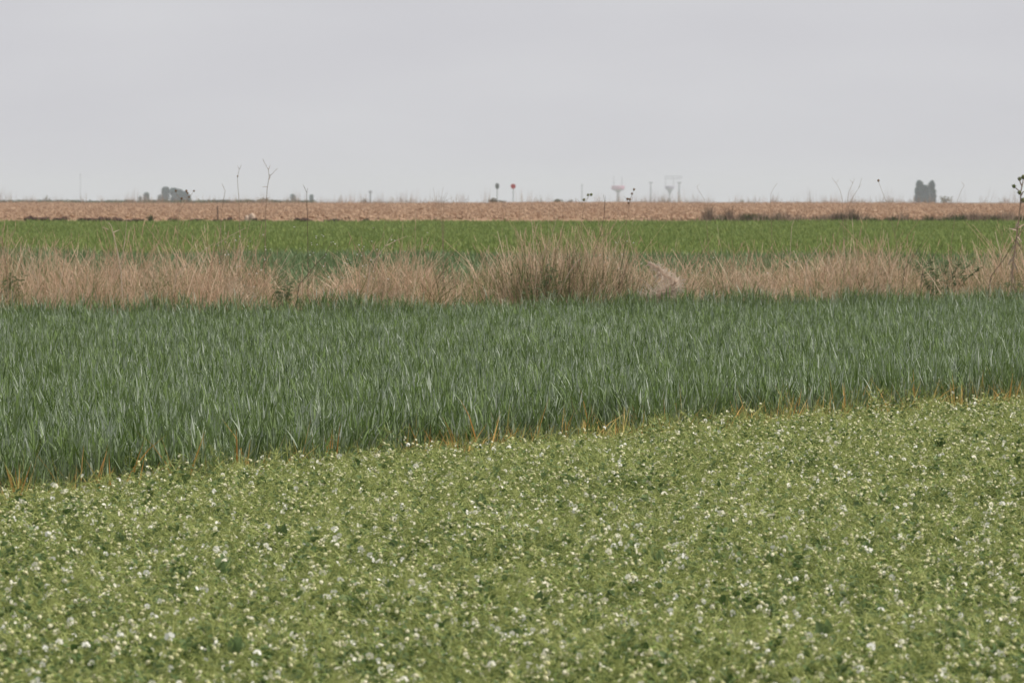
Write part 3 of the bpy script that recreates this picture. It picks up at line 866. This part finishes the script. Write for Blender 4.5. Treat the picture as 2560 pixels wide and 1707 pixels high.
keep = (Y > verge_y(X) + 6) & (Y < 295.2 + 1.0 * vnoise(X, Y, .4, 3)) & (np.abs(X) < .0557 * Y + 4)
X, Y = X[keep], Y[keep]; n = len(X)
bl_ = (Y < verge_y(X) + 38 + 26 * vnoise(X, Y, .25, 2) + 10 * (rng.random(n) - .5) - 2.2 * np.clip(X, -14, 14))
G = ~bl_ 
s_ = .85 + .35 * vnoise(X, Y, .5, 7) + rng.normal(0, .08, n)
scatter('green_crop', fg_src, np.stack([X, Y, ground_z(X, Y) - .01], 1)[G], euler(n, .1)[G], np.stack([np.ones(n) * 1.1, np.ones(n) * 1.1, s_], 1)[G], rng.integers(0, 5, n)[G],
        kind='stuff', label='bright green crop field between the dry grass and the brown field', cat='crop')
fb_src = protos('far_bluish_plants', [far_tuft(far_blue, 30, .2, .30, .016) for _ in range(4)])
scatter('bluish_crop', fb_src, np.stack([X, Y, ground_z(X, Y) - .01], 1)[bl_], euler(n, .1)[bl_], np.stack([np.ones(n) * 1.1, np.ones(n) * 1.1, s_], 1)[bl_], rng.integers(0, 4, n)[bl_],
        kind='stuff', label='darker bluish green crop strip just behind the dry grass', cat='crop')

# ------------------------------------------------------------------ brown field: stubble, clods, bank
straw_m = plant_mat('stubble_straw', [(0, c3(.32, .21, .14)), (.5, c3(.41, .28, .185)), (1, c3(.49, .35, .24))], .8, .1, .1, .5)
def stub():
    mb = MB()
    for k in range(16):
        a = random.uniform(0, 6.28)
        blade(mb, (random.uniform(-.3, .3), random.uniform(-.25, .25), -.02), a, random.uniform(0, .7), random.uniform(.06, .17), random.uniform(.02, .05), random.uniform(0, .6), 0, random.random(), 2, face=Vector((1, random.gauss(0, .5), 0)).normalized())
    for k in range(3):
        mb.blob((random.uniform(-.3, .3), random.uniform(-.3, .3), .01), (random.uniform(.05, .13), .08, random.uniform(.03, .07)), 6, 4, .25, 0, random.random() * .6)
    return mb.mesh('stubble', [straw_m])
st_src = protos('stubble_source', [stub() for _ in range(6)])
X, Y = grid_points(-48, 48, 300.5, 745, 0.95)
keep = (np.abs(X) < .0557 * Y + 6) & (rng.random(X.size) < .75)
X, Y = X[keep], Y[keep]; n = len(X)
s_ = .7 + .5 * vnoise(X, Y, .35, 3) + rng.normal(0, .12, n)
scatter('stubble', st_src, np.stack([X, Y, ground_z(X, Y) + .03], 1), euler(n, .1), np.stack([s_, s_, s_], 1), rng.integers(0, 6, n),
        kind='stuff', label='reddish tan stubble and clods covering the brown field', cat='stubble')

clod_m = earth_mat('dark_clod', c3(.04, .024, .018), c3(.15, .085, .06), c3(.07, .04, .03), 9, 2.0, .8)
bank_green = plant_mat('bank_leaf', [(0, c3(.03, .05, .015)), (.5, c3(.06, .085, .025)), (1, c3(.11, .13, .05))], .7, .15, .2)
stone_m = earth_mat('pale_stone', c3(.42, .31, .23), c3(.58, .45, .35), c3(.50, .38, .29), 9, 2, .4, .85)
def mound(px, w_px, h_px, py, label, mat=None, lumps=6, d=296.8):
    c = at(px, py, d); w = w_px / FPX * d; h = h_px / FPX * d
    gz = float(ground_z(c.x, d))
    mb = MB()
    for k in range(lumps):
        t = (k + .5) / lumps - .5
        hh_ = (h * 1.15 + .10) * random.uniform(.55, 1.15) * (1 - 1.6 * t * t)
        mb.blob((t * w + random.gauss(0, .02), random.uniform(-.08, .08), (c.z - gz) - h * .5 - .06), (w / lumps * random.uniform(.6, 1.3), .22, hh_ * .6 * random.uniform(.6, 1.2)), 8, 5, .38, 0, random.random())
    o = link('earth_clod', mb.mesh('earth_clod', [mat or clod_m]), None, (c.x, d, gz), label, 'earth clod', 'dark clods along the foot of the brown field')
    return o
for px, w_, h_, py, lab in ((90, 60, 6, 541, 'low flat dark clod, leftmost along the foot of the brown field'), (150, 30, 5, 543, 'thin dark clod between the leftmost clod and the big left one'),
                            (205, 22, 8, 543, 'small dark clod touching the left of the biggest left clod'), (245, 40, 12, 540, 'biggest dark clod on the left, peaked, at the field foot'), (285, 36, 8, 542, 'dark clod just right of the biggest left clod'),
                            (340, 40, 4, 545, 'thin dark streak of earth below the small left trees'), (435, 26, 5, 546, 'short dark clod below the brown-headed left thistle'), (490, 40, 4, 546, 'thin dark clod left of the kinked bare twig'),
                            (540, 22, 9, 546, 'reddish dark clod at the foot of the kinked twig'), (572, 20, 10, 543, 'small peaked clod between kinked twig and pale stones'), (656, 46, 11, 547, 'long dark clod just right of the two pale stones'),
                            (715, 26, 4, 549, 'thin clod between the long dark clod and the arched one'), (755, 32, 8, 544, 'arched reddish clod beside the upright hooked weed'), (835, 40, 4, 547, 'low dark clod right of the upright hooked weed'), (920, 18, 5, 547, 'small dark clod, rightmost of the left row')):
    mound(px, w_, h_, py, lab, None, max(3, w_ // 10))
for px, py, r, lab in ((617, 542, 6, 'smaller rounded pale stone, left of the pair on the field edge'), (630, 538, 8, 'larger upright pale stone, right of the pair on the field edge')):
    d = 298.9; c = at(px, py, d); gz = float(ground_z(c.x, d))
    q = r / FPX * d
    mb = MB(); mb.blob((0, 0, c.z - gz - .1), (q, q * .9, q * .6 + .10), 9, 6, .22, 0, .5)
    link('stone', mb.mesh('stone', [stone_m], True), None, (c.x, d, gz), lab, 'stone')
# dark weedy tufts on the bank at the right
def bank_tuft(px, w_px, top, bot, label, mats, nb, d=296.3, lean=.25, w=.02):
    nb = int(nb * 1.5)
    a_ = at(px, top, d); gz = float(ground_z(a_.x, d)); h = a_.z - gz; wm = w_px / FPX * d
    root = bpy.data.objects.new('bank_weed', None); col.objects.link(root); root.location = (a_.x, d, gz - .02)
    tag(root, label, 'weed clump')
    for pn, mt, sh in mats:
        m = MB()
        for k in range(int(nb * sh)):
            bx = random.uniform(-.5, .5) * wm
            hh_ = h * random.uniform(.65, 1.2) * (1 - .4 * (2 * bx / wm) ** 2)
            a = random.uniform(0, 6.28)
            blade(m, (bx, random.uniform(-.15, .15), 0), a, random.uniform(0, lean), hh_, w * random.uniform(.7, 1.4), random.uniform(0, .5), 0, random.random(), 4, face=Vector((1, random.gauss(0, .4), 0)).normalized())
        link(pn, m.mesh(pn, [mt]), root, kind='stuff')
bank_brown = plant_mat('bank_brown_stem', [(0, c3(.13, .085, .06)), (1, c3(.24, .17, .12))], .8, .1, .1)
G_, D_, B_ = ('foliage', bank_green), ('dead_stems', bank_brown), ('brown_stems', stalk_mid)
for px, w_, top, bot, lab, mix, nb in (
        (1772, 18, 508, 552, 'dark brown upright tuft of dead stems at the bank, first right of centre', ((*D_, .5), (*B_, .5)), 60),
        (1824, 16, 514, 550, 'narrow dark brown tuft between two green bank clumps', ((*D_, .5), (*B_, .5)), 50),
        (1805, 40, 536, 550, 'low dark green clump around the narrow brown tuft', ((*G_, .8), (*D_, .2)), 110),
        (1880, 90, 532, 552, 'long low dark green clump on the bank, right of the brown tufts', ((*G_, .8), (*D_, .2)), 260),
        (1945, 50, 538, 550, 'low olive clump between the long green clump and dark hump', ((*G_, .6), (*B_, .4)), 120),
        (2098, 60, 532, 553, 'dark hump of dead weeds on the bank, largest on the right', ((*D_, .8), (*G_, .2)), 300),
        (2132, 30, 518, 552, 'brown stems sticking up at the right end of the dark hump', ((*B_, .8), (*D_, .2)), 60),
        (2232, 22, 536, 553, 'small dark clump with straws between hump and poplars', ((*D_, .6), (*G_, .4)), 60),
        (2256, 24, 522, 550, 'thin brown stems on the bank just left of the poplars', ((*B_, .9), (*G_, .1)), 36),
        (2322, 36, 536, 552, 'dark green clump on the bank below the poplars', ((*G_, .5), (*D_, .5)), 130),
        (2402, 36, 534, 552, 'rounded green clump on the bank right of the poplars', ((*G_, .9), (*D_, .1)), 140),
        (2432, 30, 528, 552, 'brown stemmed tuft right of the rounded green bank clump', ((*B_, .7), (*D_, .3)), 80),
        (2490, 60, 538, 553, 'long low olive clump on the bank left of the withered thistle', ((*G_, .6), (*D_, .4)), 170),
        (2548, 30, 538, 553, 'low green clump behind the withered thistle on the bank', ((*G_, .8), (*D_, .2)), 90),
        (376, 14, 533, 547, 'little green plant at the foot of the brown field, left', ((*G_, 1.0),), 40)):
    bank_tuft(px, w_, top, bot, lab, mix, nb)
bt_src = protos('bank_grass_source', [far_tuft(bank_green, 22, .22, .24, .022) for _ in range(4)] + [far_tuft(stalk_mid, 16, .2, .30, .016) for _ in range(3)])
X = np.concatenate([rng.uniform(6.2, 19.5, 620), rng.uniform(4.0, 8, 60), rng.uniform(-19, -5, 50)]); Y = rng.uniform(295.8, 298.6, len(X)); n = len(X)
dens = vnoise(X, X * 0, .8, 41) * .7 + vnoise(X, X * 0, 2.6, 42) * .3
s_ = .75 + 1.5 * dens + rng.normal(0, .15, n)
s_ = np.where(X < 6, s_ * .7, s_)
scatter('bank_grass', bt_src, np.stack([X, Y, ground_z(X, Y)], 1), euler(n, .12), np.stack([np.ones(n), np.ones(n), s_.clip(.3, 2.4)], 1),
        np.where(rng.random(n) < np.where(X > 6.2, .25 + .5 * (vnoise(X, X * 0, .5, 44) > .55), .8), rng.integers(4, 7, n), rng.integers(0, 4, n)),
        kind='stuff', label='broken dark strip of low weeds along the bank of the brown field', cat='weeds')
m = MB()
d = 298.6; c = at(544, 515, d); gz = float(ground_z(c.x, d)); t_ = c.z - gz
m.tube([(0, 0, 0), (.005, 0, t_ * .6), (0, 0, t_)], [.022, .02, .019], 7, 0, .3)
link('wooden_stake', m.mesh('wooden_stake', [stalk_dark]), None, (c.x, d, gz), 'short dark wooden stake at the field foot beside the kinked twig', 'stake')

# wisps of weeds along the crest
wisp_m = plant_mat('crest_weed', [(0, c3(.26, .18, .13)), (.6, c3(.36, .27, .20)), (1, c3(.18, .20, .10))], .8, .2, .1)
def wisp():
    mb = MB()
    for k in range(18):
        a = random.uniform(0, 6.28)
        blade(mb, (random.gauss(0, .25), random.gauss(0, .2), 0), a, random.uniform(0, .5), random.uniform(.12, .5), .014, random.uniform(-.2, .5), 0, random.random(), 3, face=Vector((1, 0, 0)))
    return mb.mesh('crest_weed', [wisp_m])
w_src = protos('crest_weeds', [wisp() for _ in range(5)])
X = rng.uniform(-46, 46, 2200); Y = rng.uniform(690, 730, 2200)
k_ = vnoise(X, X * 0, .35, 21) > rng.random(2200) * 1.3
X, Y = X[k_], Y[k_]; n = len(X)
s_ = rng.gamma(1.7, .62, n).clip(.3, 3.4)
scatter('crest_weeds', w_src, np.stack([X, Y, ground_z(X, Y)], 1), euler(n, .1), np.stack([np.ones(n), np.ones(n), s_], 1), rng.integers(0, 5, n),
        kind='stuff', label='thin wispy weeds along the skyline of the brown field', cat='weeds')

# ------------------------------------------------------------------ far things on the plain
tree_leaf = plant_mat('tree_leaf', [(0, c3(.004, .045, .045)), (.5, c3(.010, .068, .066)), (1, c3(.025, .095, .090))], .9, .05, .0, .1)
bark = plant_mat('tree_bark', [(0, c3(.07, .055, .045)), (1, c3(.11, .09, .07))], .9, 0, .1)
def leaf_cloud(mb, c, r, nl, sz):
    for _ in range(nl):
        while True:
            q = Vector((random.uniform(-1, 1), random.uniform(-1, 1), random.uniform(-1, 1)))
            if .25 < q.length < 1: break
        p = Vector((c[0] + q.x * r[0], c[1] + q.y * r[1], c[2] + q.z * r[2]))
        a, b = random.uniform(0, 6.28), random.uniform(-.6, 1.2)
        mb.leaf(p, (math.cos(a), math.sin(a), b), (math.cos(a + 1.9), math.sin(a + 1.9), .8), sz * random.uniform(.7, 1.4), sz * random.uniform(.5, .9), .15, 0, random.random(), (.3, 1, .8, 0))
def tree(name, label, px, d, h_top, lobes, trunk_r=.16, nl=800, sz=.5, group=None):
    """lobes: (dx, z, rx, rz) in metres from the foot"""
    c = at(px, HOR, d); gz = float(ground_z(c.x, d))
    root = bpy.data.objects.new(name, None); col.objects.link(root); root.location = (c.x, d, gz)
    tag(root, label, 'tree', group)
    t = MB()
    top = h_top * .8
    t.tube([(0, 0, -.1), (random.gauss(0, .1), 0, top * .4), (random.gauss(0, .15), 0, top)], [trunk_r, trunk_r * .75, trunk_r * .25], 7, 0, .5)
    cr_ = MB()
    for dx, z, rx, rz in lobes:
        t.tube([(0, 0, top * .35), (dx * .6, random.gauss(0, .2), z * .8), (dx, 0, z)], [trunk_r * .5, trunk_r * .3, trunk_r * .12], 5, 0, .5)
        leaf_cloud(cr_, (dx, random.gauss(0, .3), z), (rx, rx, rz), nl, sz)
    link('trunk', t.mesh('trunk', [bark]), root); link('crown', cr_.mesh('crown', [tree_leaf]), root)
DT = 3400.0
S = FPX / DT                       # pixels per metre out there
def zh(py): return (HOR - py) / S + CAM_H - float(ground_z(0, DT))
def lob(px0, items): return [((x - px0) / S, zh(y), rx / S, ry / S) for x, y, rx, ry in items]
tree('tree', 'narrow upright tree at the left end of the broad left tree', 414, DT, zh(467), lob(414, [(414, 478, 9, 11), (414, 490, 9, 12), (411, 500, 9, 9)]))
tree('tree', 'broad rounded tree sloping down to the right, left skyline', 446, DT + 60, zh(470), lob(446, [(434, 480, 11, 11), (446, 484, 14, 11), (458, 488, 13, 10), (468, 494, 9, 10), (440, 497, 14, 10), (458, 499, 15, 9)]), .25)
tree('tree', 'small dark tree left of the broad left tree', 366, DT + 200, zh(480), lob(366, [(366, 489, 6, 9), (366, 500, 8, 8)]))
tree('tree', 'tiny faint tree between the small dark tree and the broad one', 399, DT + 500, zh(484), lob(399, [(399, 492, 5, 8), (399, 502, 6, 6)]), .12, 160)
tree('tree', 'tiny tree at the far left of the tree group', 350, DT + 400, zh(488), lob(350, [(350, 496, 4, 7), (350, 503, 5, 5)]), .12, 160)
tree('tree', 'small rounded tree on the horizon right of the tallest forked weed', 733, DT + 300, zh(484), lob(733, [(732, 491, 7, 7), (734, 500, 6, 7)]), .14, 200)
tree('tree', 'small bluish upright tree right of the hooked weed', 779, DT + 300, zh(486), lob(779, [(779, 492, 5, 7), (779, 501, 5, 7)]), .14, 200)
tree('poplar_tree', 'left tall column of the three dark poplars', 2298, DT - 500, zh(453) * .86, [(dx * .86, z * .86, rx * .86, rz * .86) for dx, z, rx, rz in lob(2298, [(2299, 463, 8, 12), (2298, 478, 10, 13), (2297, 494, 11, 15)])], .2, 460)
tree('poplar_tree', 'middle shorter column of the three dark poplars', 2314, DT - 480, zh(462) * .86, [(dx * .86, z * .86, rx * .86, rz * .86) for dx, z, rx, rz in lob(2314, [(2314, 472, 9, 10), (2313, 484, 11, 12), (2313, 498, 12, 12)])], .2, 460)
tree('poplar_tree', 'right tall column of the three dark poplars', 2331, DT - 500, zh(453) * .86, [(dx * .86, z * .86, rx * .86, rz * .86) for dx, z, rx, rz in lob(2331, [(2329, 464, 7, 12), (2331, 479, 8, 14), (2332, 496, 8, 14)])], .2, 460)
def bush(px, py, w_px, h_px, d, label, mt, n_=170):
    c = at(px, py, d); s = FPX / d; gz = float(ground_z(c.x, d))
    root = bpy.data.objects.new('shrub', None); col.objects.link(root); root.location = (c.x, d, gz)
    tag(root, label, 'shrub')
    zc = CAM_H + (HOR - py) / s - gz
    st = MB(); lf = MB()
    for k in range(7):
        st.tube([(0, 0, 0), (random.gauss(0, w_px / s * .2), random.gauss(0, .1), zc)], [.02, .008], 4, 0, .4, False)
    leaf_cloud(lf, (0, 0, zc), (w_px / s / 2, w_px / s / 2.5, max(h_px / s / 2, .1)), n_, w_px / s * .13)
    leaf_cloud(lf, (0, 0, zc * .5), (w_px / s / 2.4, w_px / s / 3, zc * .5), n_, w_px / s * .13)
    link('stems', st.mesh('stems', [bark]), root, kind='stuff'); link('foliage', lf.mesh('foliage', [mt]), root, kind='stuff')
brown_leaf = plant_mat('brown_shrub_leaf', [(0, c3(.11, .095, .05)), (1, c3(.22, .18, .10))], .7, .2, .1)
olive_leaf = plant_mat('olive_shrub_leaf', [(0, c3(.08, .10, .04)), (1, c3(.16, .17, .08))], .7, .2, .1)
bush(1232, 502, 24, 14, 820, 'brownish shrub at the foot of the grey road sign', brown_leaf)
bush(1254, 505, 26, 8, 840, 'low brown shrub between the grey and red road signs', brown_leaf, 90)
bush(1396, 505, 26, 12, 830, 'rounded olive shrub between the red sign and central thistle', olive_leaf)
bush(1426, 504, 16, 9, 860, 'small reddish shrub right of the rounded olive shrub', brown_leaf, 90)
bush(911, 503, 14, 12, 850, 'small brown shrub on the skyline left of the pale weeds', brown_leaf, 100)
bush(660, 502, 30, 14, 1250, 'faint green shrub behind the tallest forked weed', olive_leaf, 100)
bush(536, 504, 14, 10, 1000, 'small green shrub on the skyline left of the faint straight weed', olive_leaf, 90)
bush(2364, 498, 34, 16, 1900, 'pale bare shrub right of the three poplars', brown_leaf, 60)
bush(1855, 504, 12, 10, 800, 'small dark shrub on the skyline right of the funnel towers', olive_leaf, 80)
bush(116, 497, 22, 16, 1300, 'faint brown shrub on the left skyline', brown_leaf, 60)

# road signs
steel = bpy.data.materials.new('galvanised_steel'); steel.use_nodes = True
def flat(name, base, rough=.5, metal=0, var=.06):
    m = bpy.data.materials.new(name); m.use_nodes = True
    t = m.node_tree; p = t.nodes['Principled BSDF']
    n_ = t.nodes.new('ShaderNodeTexNoise'); n_.inputs['Scale'].default_value = 3.5; n_.inputs['Detail'].default_value = 5
    r = t.nodes.new('ShaderNodeValToRGB')
    r.color_ramp.elements[0].color = tuple(c * (1 - var * 2) for c in base[:3]) + (1,)
    r.color_ramp.elements[1].color = tuple(min(1, c * (1 + var)) for c in base[:3]) + (1,)
    t.links.new(n_.outputs['Fac'], r.inputs[0]); t.links.new(r.outputs[0], p.inputs['Base Color'])
    p.inputs['Roughness'].default_value = rough; p.inputs['Metallic'].default_value = metal
    return m
steel = flat('galvanised_steel', (.24, .25, .25), .5, .3)
red = flat('red_sign_paint', (.52, .035, .03), .45)
signback = flat('sign_back', (.15, .17, .16), .5, .2)
def sign(px, py, rx_px, ry_px, d, label, mat, sides):
    c = at(px, py, d); s = FPX / d; gz = float(ground_z(c.x, d))
    root = bpy.data.objects.new('road_sign', None); col.objects.link(root); root.location = (c.x, d, gz)
    tag(root, label, 'road sign')
    zc = CAM_H + (HOR - py) / s - gz
    m = MB(); m.tube([(0, .05, -.2), (0, .05, zc + ry_px / s * .7)], [.055, .055], 8, 0, .5)
    link('post', m.mesh('post', [steel]), root)
    m = MB()
    pr = [(rx_px / s * math.cos(2 * math.pi * (k + .5) / sides), ry_px / s * math.sin(2 * math.pi * (k + .5) / sides)) for k in range(sides)]
    vs_ = [(a, -.03, zc + b) for a, b in pr] + [(a, -.012, zc + b) for a, b in pr]
    m.add(vs_, [tuple(range(sides)), tuple(range(2 * sides - 1, sides - 1, -1))] + [(k, sides + k, sides + (k + 1) % sides, (k + 1) % sides) for k in range(sides)])
    link('plate', m.mesh('plate', [mat]), root)
    for q in (-.12, .12):
        m = MB(); m.tube([(-.09, .0, zc + q), (.09, .0, zc + q)], [.012, .012], 4)
        link('bracket', m.mesh('bracket', [steel]), root)
sign(1283, 466, 6.2, 6.2, 1450, 'round red road sign on a thin grey post', red, 24)
sign(1243, 465.5, 5.2, 7.6, 1450, 'grey back of a road sign on a thin post, left of the red one', signback, 18)

# funnel topped towers far off
pinkm = flat('pink_panel', (.55, .22, .33), .6)
conc = flat('grey_panel', (.30, .30, .33), .8)
lilac = flat('lilac_panel', (.36, .31, .42), .7)
def lathe(m, prof, n=20, mat=0):
    vs_ = [(r * math.cos(2 * math.pi * j / n), r * math.sin(2 * math.pi * j / n), z) for r, z in prof for j in range(n)]
    k = len(prof)
    m.add(vs_, [(i * n + j, i * n + (j + 1) % n, (i + 1) * n + (j + 1) % n, (i + 1) * n + j) for i in range(k - 1) for j in range(n)] + [tuple((k - 1) * n + j for j in range(n))], mat)
DW = 6500.0
SW = FPX / DW
def tower(px, label, rim, funnel, stem_r, masts, name='funnel_tower', cat='tower', stem_mat=None):
    """rim: (half width px, top row, bottom row, material); funnel: bottom row"""
    c = at(px, HOR, DW); gz = float(ground_z(c.x, DW))
    root = bpy.data.objects.new(name, None); col.objects.link(root); root.location = (c.x, DW, gz)
    tag(root, label, cat)
    z = lambda py: CAM_H + (HOR - py) / SW - gz
    hw, t, b, mt = rim
    m = MB(); lathe(m, [(hw / SW * .86, z(b)), (hw / SW, z((t + b) / 2 + 1)), (hw / SW * .97, z(t)), (hw / SW * .8, z(t) + .1)])
    link('rim', m.mesh('rim', [mt], False), root)
    m = MB(); lathe(m, [(stem_r / SW, z(funnel)), (hw / SW * .4, z(funnel * .45 + b * .55)), (hw / SW * .855, z(b) - .003)])
    link('funnel', m.mesh('funnel', [conc], True), root)
    m = MB(); m.tube([(0, 0, -.3), (0, 0, z(funnel) + .2)], [stem_r / SW, stem_r / SW * .95], 12)
    link('stem', m.mesh('stem', [conc], True), root)
    for mx_, y0, y1, r in masts:
        m = MB(); x_ = (mx_ - px) / SW
        m.tube([(x_, 0, z(y0)), (x_, 0, z(y1))], [r / SW, r / SW * .7], 6)
        link('mast', m.mesh('mast', [conc]), root)
    return root, z
tower(1545, 'pink rimmed funnel tower on a thin stem, far right of the road signs', (17, 465, 475, pinkm), 482, 3.2, ((1535, 466, 441, .9), (1555, 466, 443, .9)))
root, z = tower(1674, 'lilac grey funnel tower under a faint flat frame, right of the pink one', (12, 465, 472, lilac), 486, 2.2, ((1664, 466, 446, .7), (1684, 466, 446, .7)))
m = MB(); x0, x1 = (1662 - 1674) / SW, (1704 - 1674) / SW
for yy_ in (-1, 1):
    for zz_ in (z(447), z(441)):
        m.tube([(x0, yy_, zz_), (x1, yy_, zz_)], [.16, .16], 5)
for k in range(8):
    xx_ = x0 + (x1 - x0) * k / 7
    m.tube([(xx_, -1, z(447)), (xx_, -1, z(441))], [.1, .1], 4); m.tube([(xx_, 1, z(447)), (xx_, 1, z(441))], [.1, .1], 4); m.tube([(xx_, -1, z(444)), (xx_, 1, z(444))], [.1, .1], 4)
link('lattice_frame', m.mesh('lattice_frame', [conc]), root)
def mast(px, top, label, r, arm=0, arm_y=None, d=DW):
    c = at(px, HOR, d); gz = float(ground_z(c.x, d)); s = FPX / d
    root = bpy.data.objects.new('mast', None); col.objects.link(root); root.location = (c.x, d, gz); tag(root, label, 'mast')
    zt = CAM_H + (HOR - top) / s - gz
    m = MB(); m.tube([(0, 0, -.2), (0, 0, zt)], [r / s, r / s * .6], 8); link('pole', m.mesh('pole', [conc]), root)
    if arm:
        m = MB()
        m.tube([(-arm / s, 0, zt + .1), (0, 0, zt - .5), (arm / s, 0, zt + .1)], [.35, .75, .35], 6)
        link('crossarm', m.mesh('crossarm', [conc]), root)
mast(1698, 456, 'faint grey mast with a flat head beside the lilac funnel tower', 3.0, 6)
mast(1627, 456, 'faint short-armed mast between the two funnel towers', 2.4, 5)
mast(1455, 462, 'faint thin mast between the red sign and the pink tower', 1.8, 2)
mast(201, 436, 'hair-thin mast on the far left skyline', .9, 1)
mast(926, 478, 'faint grey post on the skyline left of the pale weeds', 2.6, 3, d=3000)

# distant low scrub that closes the plain
scrub_m = plant_mat('scrub_leaf', [(0, c3(.045, .075, .03)), (1, c3(.09, .12, .05))], .7, .2, .1)
def scr():
    mb = MB(); leaf_cloud(mb, (0, 0, .35), (1.1, .6, .45), 70, .25); return mb.mesh('scrub', [scrub_m])
sc_src = protos('scrub_source', [scr() for _ in range(4)])
X = rng.uniform(-110, -36, 900); Y = rng.uniform(1400, 1800, 900)
X = np.concatenate([X, rng.uniform(-36, 100, 60)]); Y = np.concatenate([Y, rng.uniform(1400, 1800, 60)])
n = len(X)
s_ = rng.uniform(.6, 1.25, n)
scatter('scrub_vegetation', sc_src, np.stack([X, Y, ground_z(X, Y)], 1), euler(n, .05), np.stack([s_, s_, s_ * np.where(X < -36, 1.0, .6)], 1), rng.integers(0, 4, n),
        kind='stuff', label='thin dark green line of far scrub on the left horizon', cat='scrub')

# ------------------------------------------------------------------ haze
hm = bpy.data.materials.new('haze'); hm.use_nodes = True
t = hm.node_tree; t.nodes.clear()
ho = t.nodes.new('ShaderNodeOutputMaterial'); pv = t.nodes.new('ShaderNodeVolumePrincipled')
pv.inputs['Color'].default_value = (.89, .92, .975, 1)
pv.inputs['Density'].default_value = 1.15e-4
pv.inputs['Anisotropy'].default_value = 0.0
t.links.new(pv.outputs[0], ho.inputs['Volume'])
m = MB()
x0, x1, y0, y1, z0, z1 = -3100, 3100, -300, 8100, -1.1, 20
m.add([(x0, y0, z0), (x1, y0, z0), (x1, y1, z0), (x0, y1, z0), (x0, y0, z1), (x1, y0, z1), (x1, y1, z1), (x0, y1, z1)],
      [(0, 3, 2, 1), (4, 5, 6, 7), (0, 1, 5, 4), (1, 2, 6, 5), (2, 3, 7, 6), (3, 0, 4, 7)])
link('haze', m.mesh('haze', [hm]), kind='stuff', label='thin pale haze hanging over the whole plain', cat='haze')
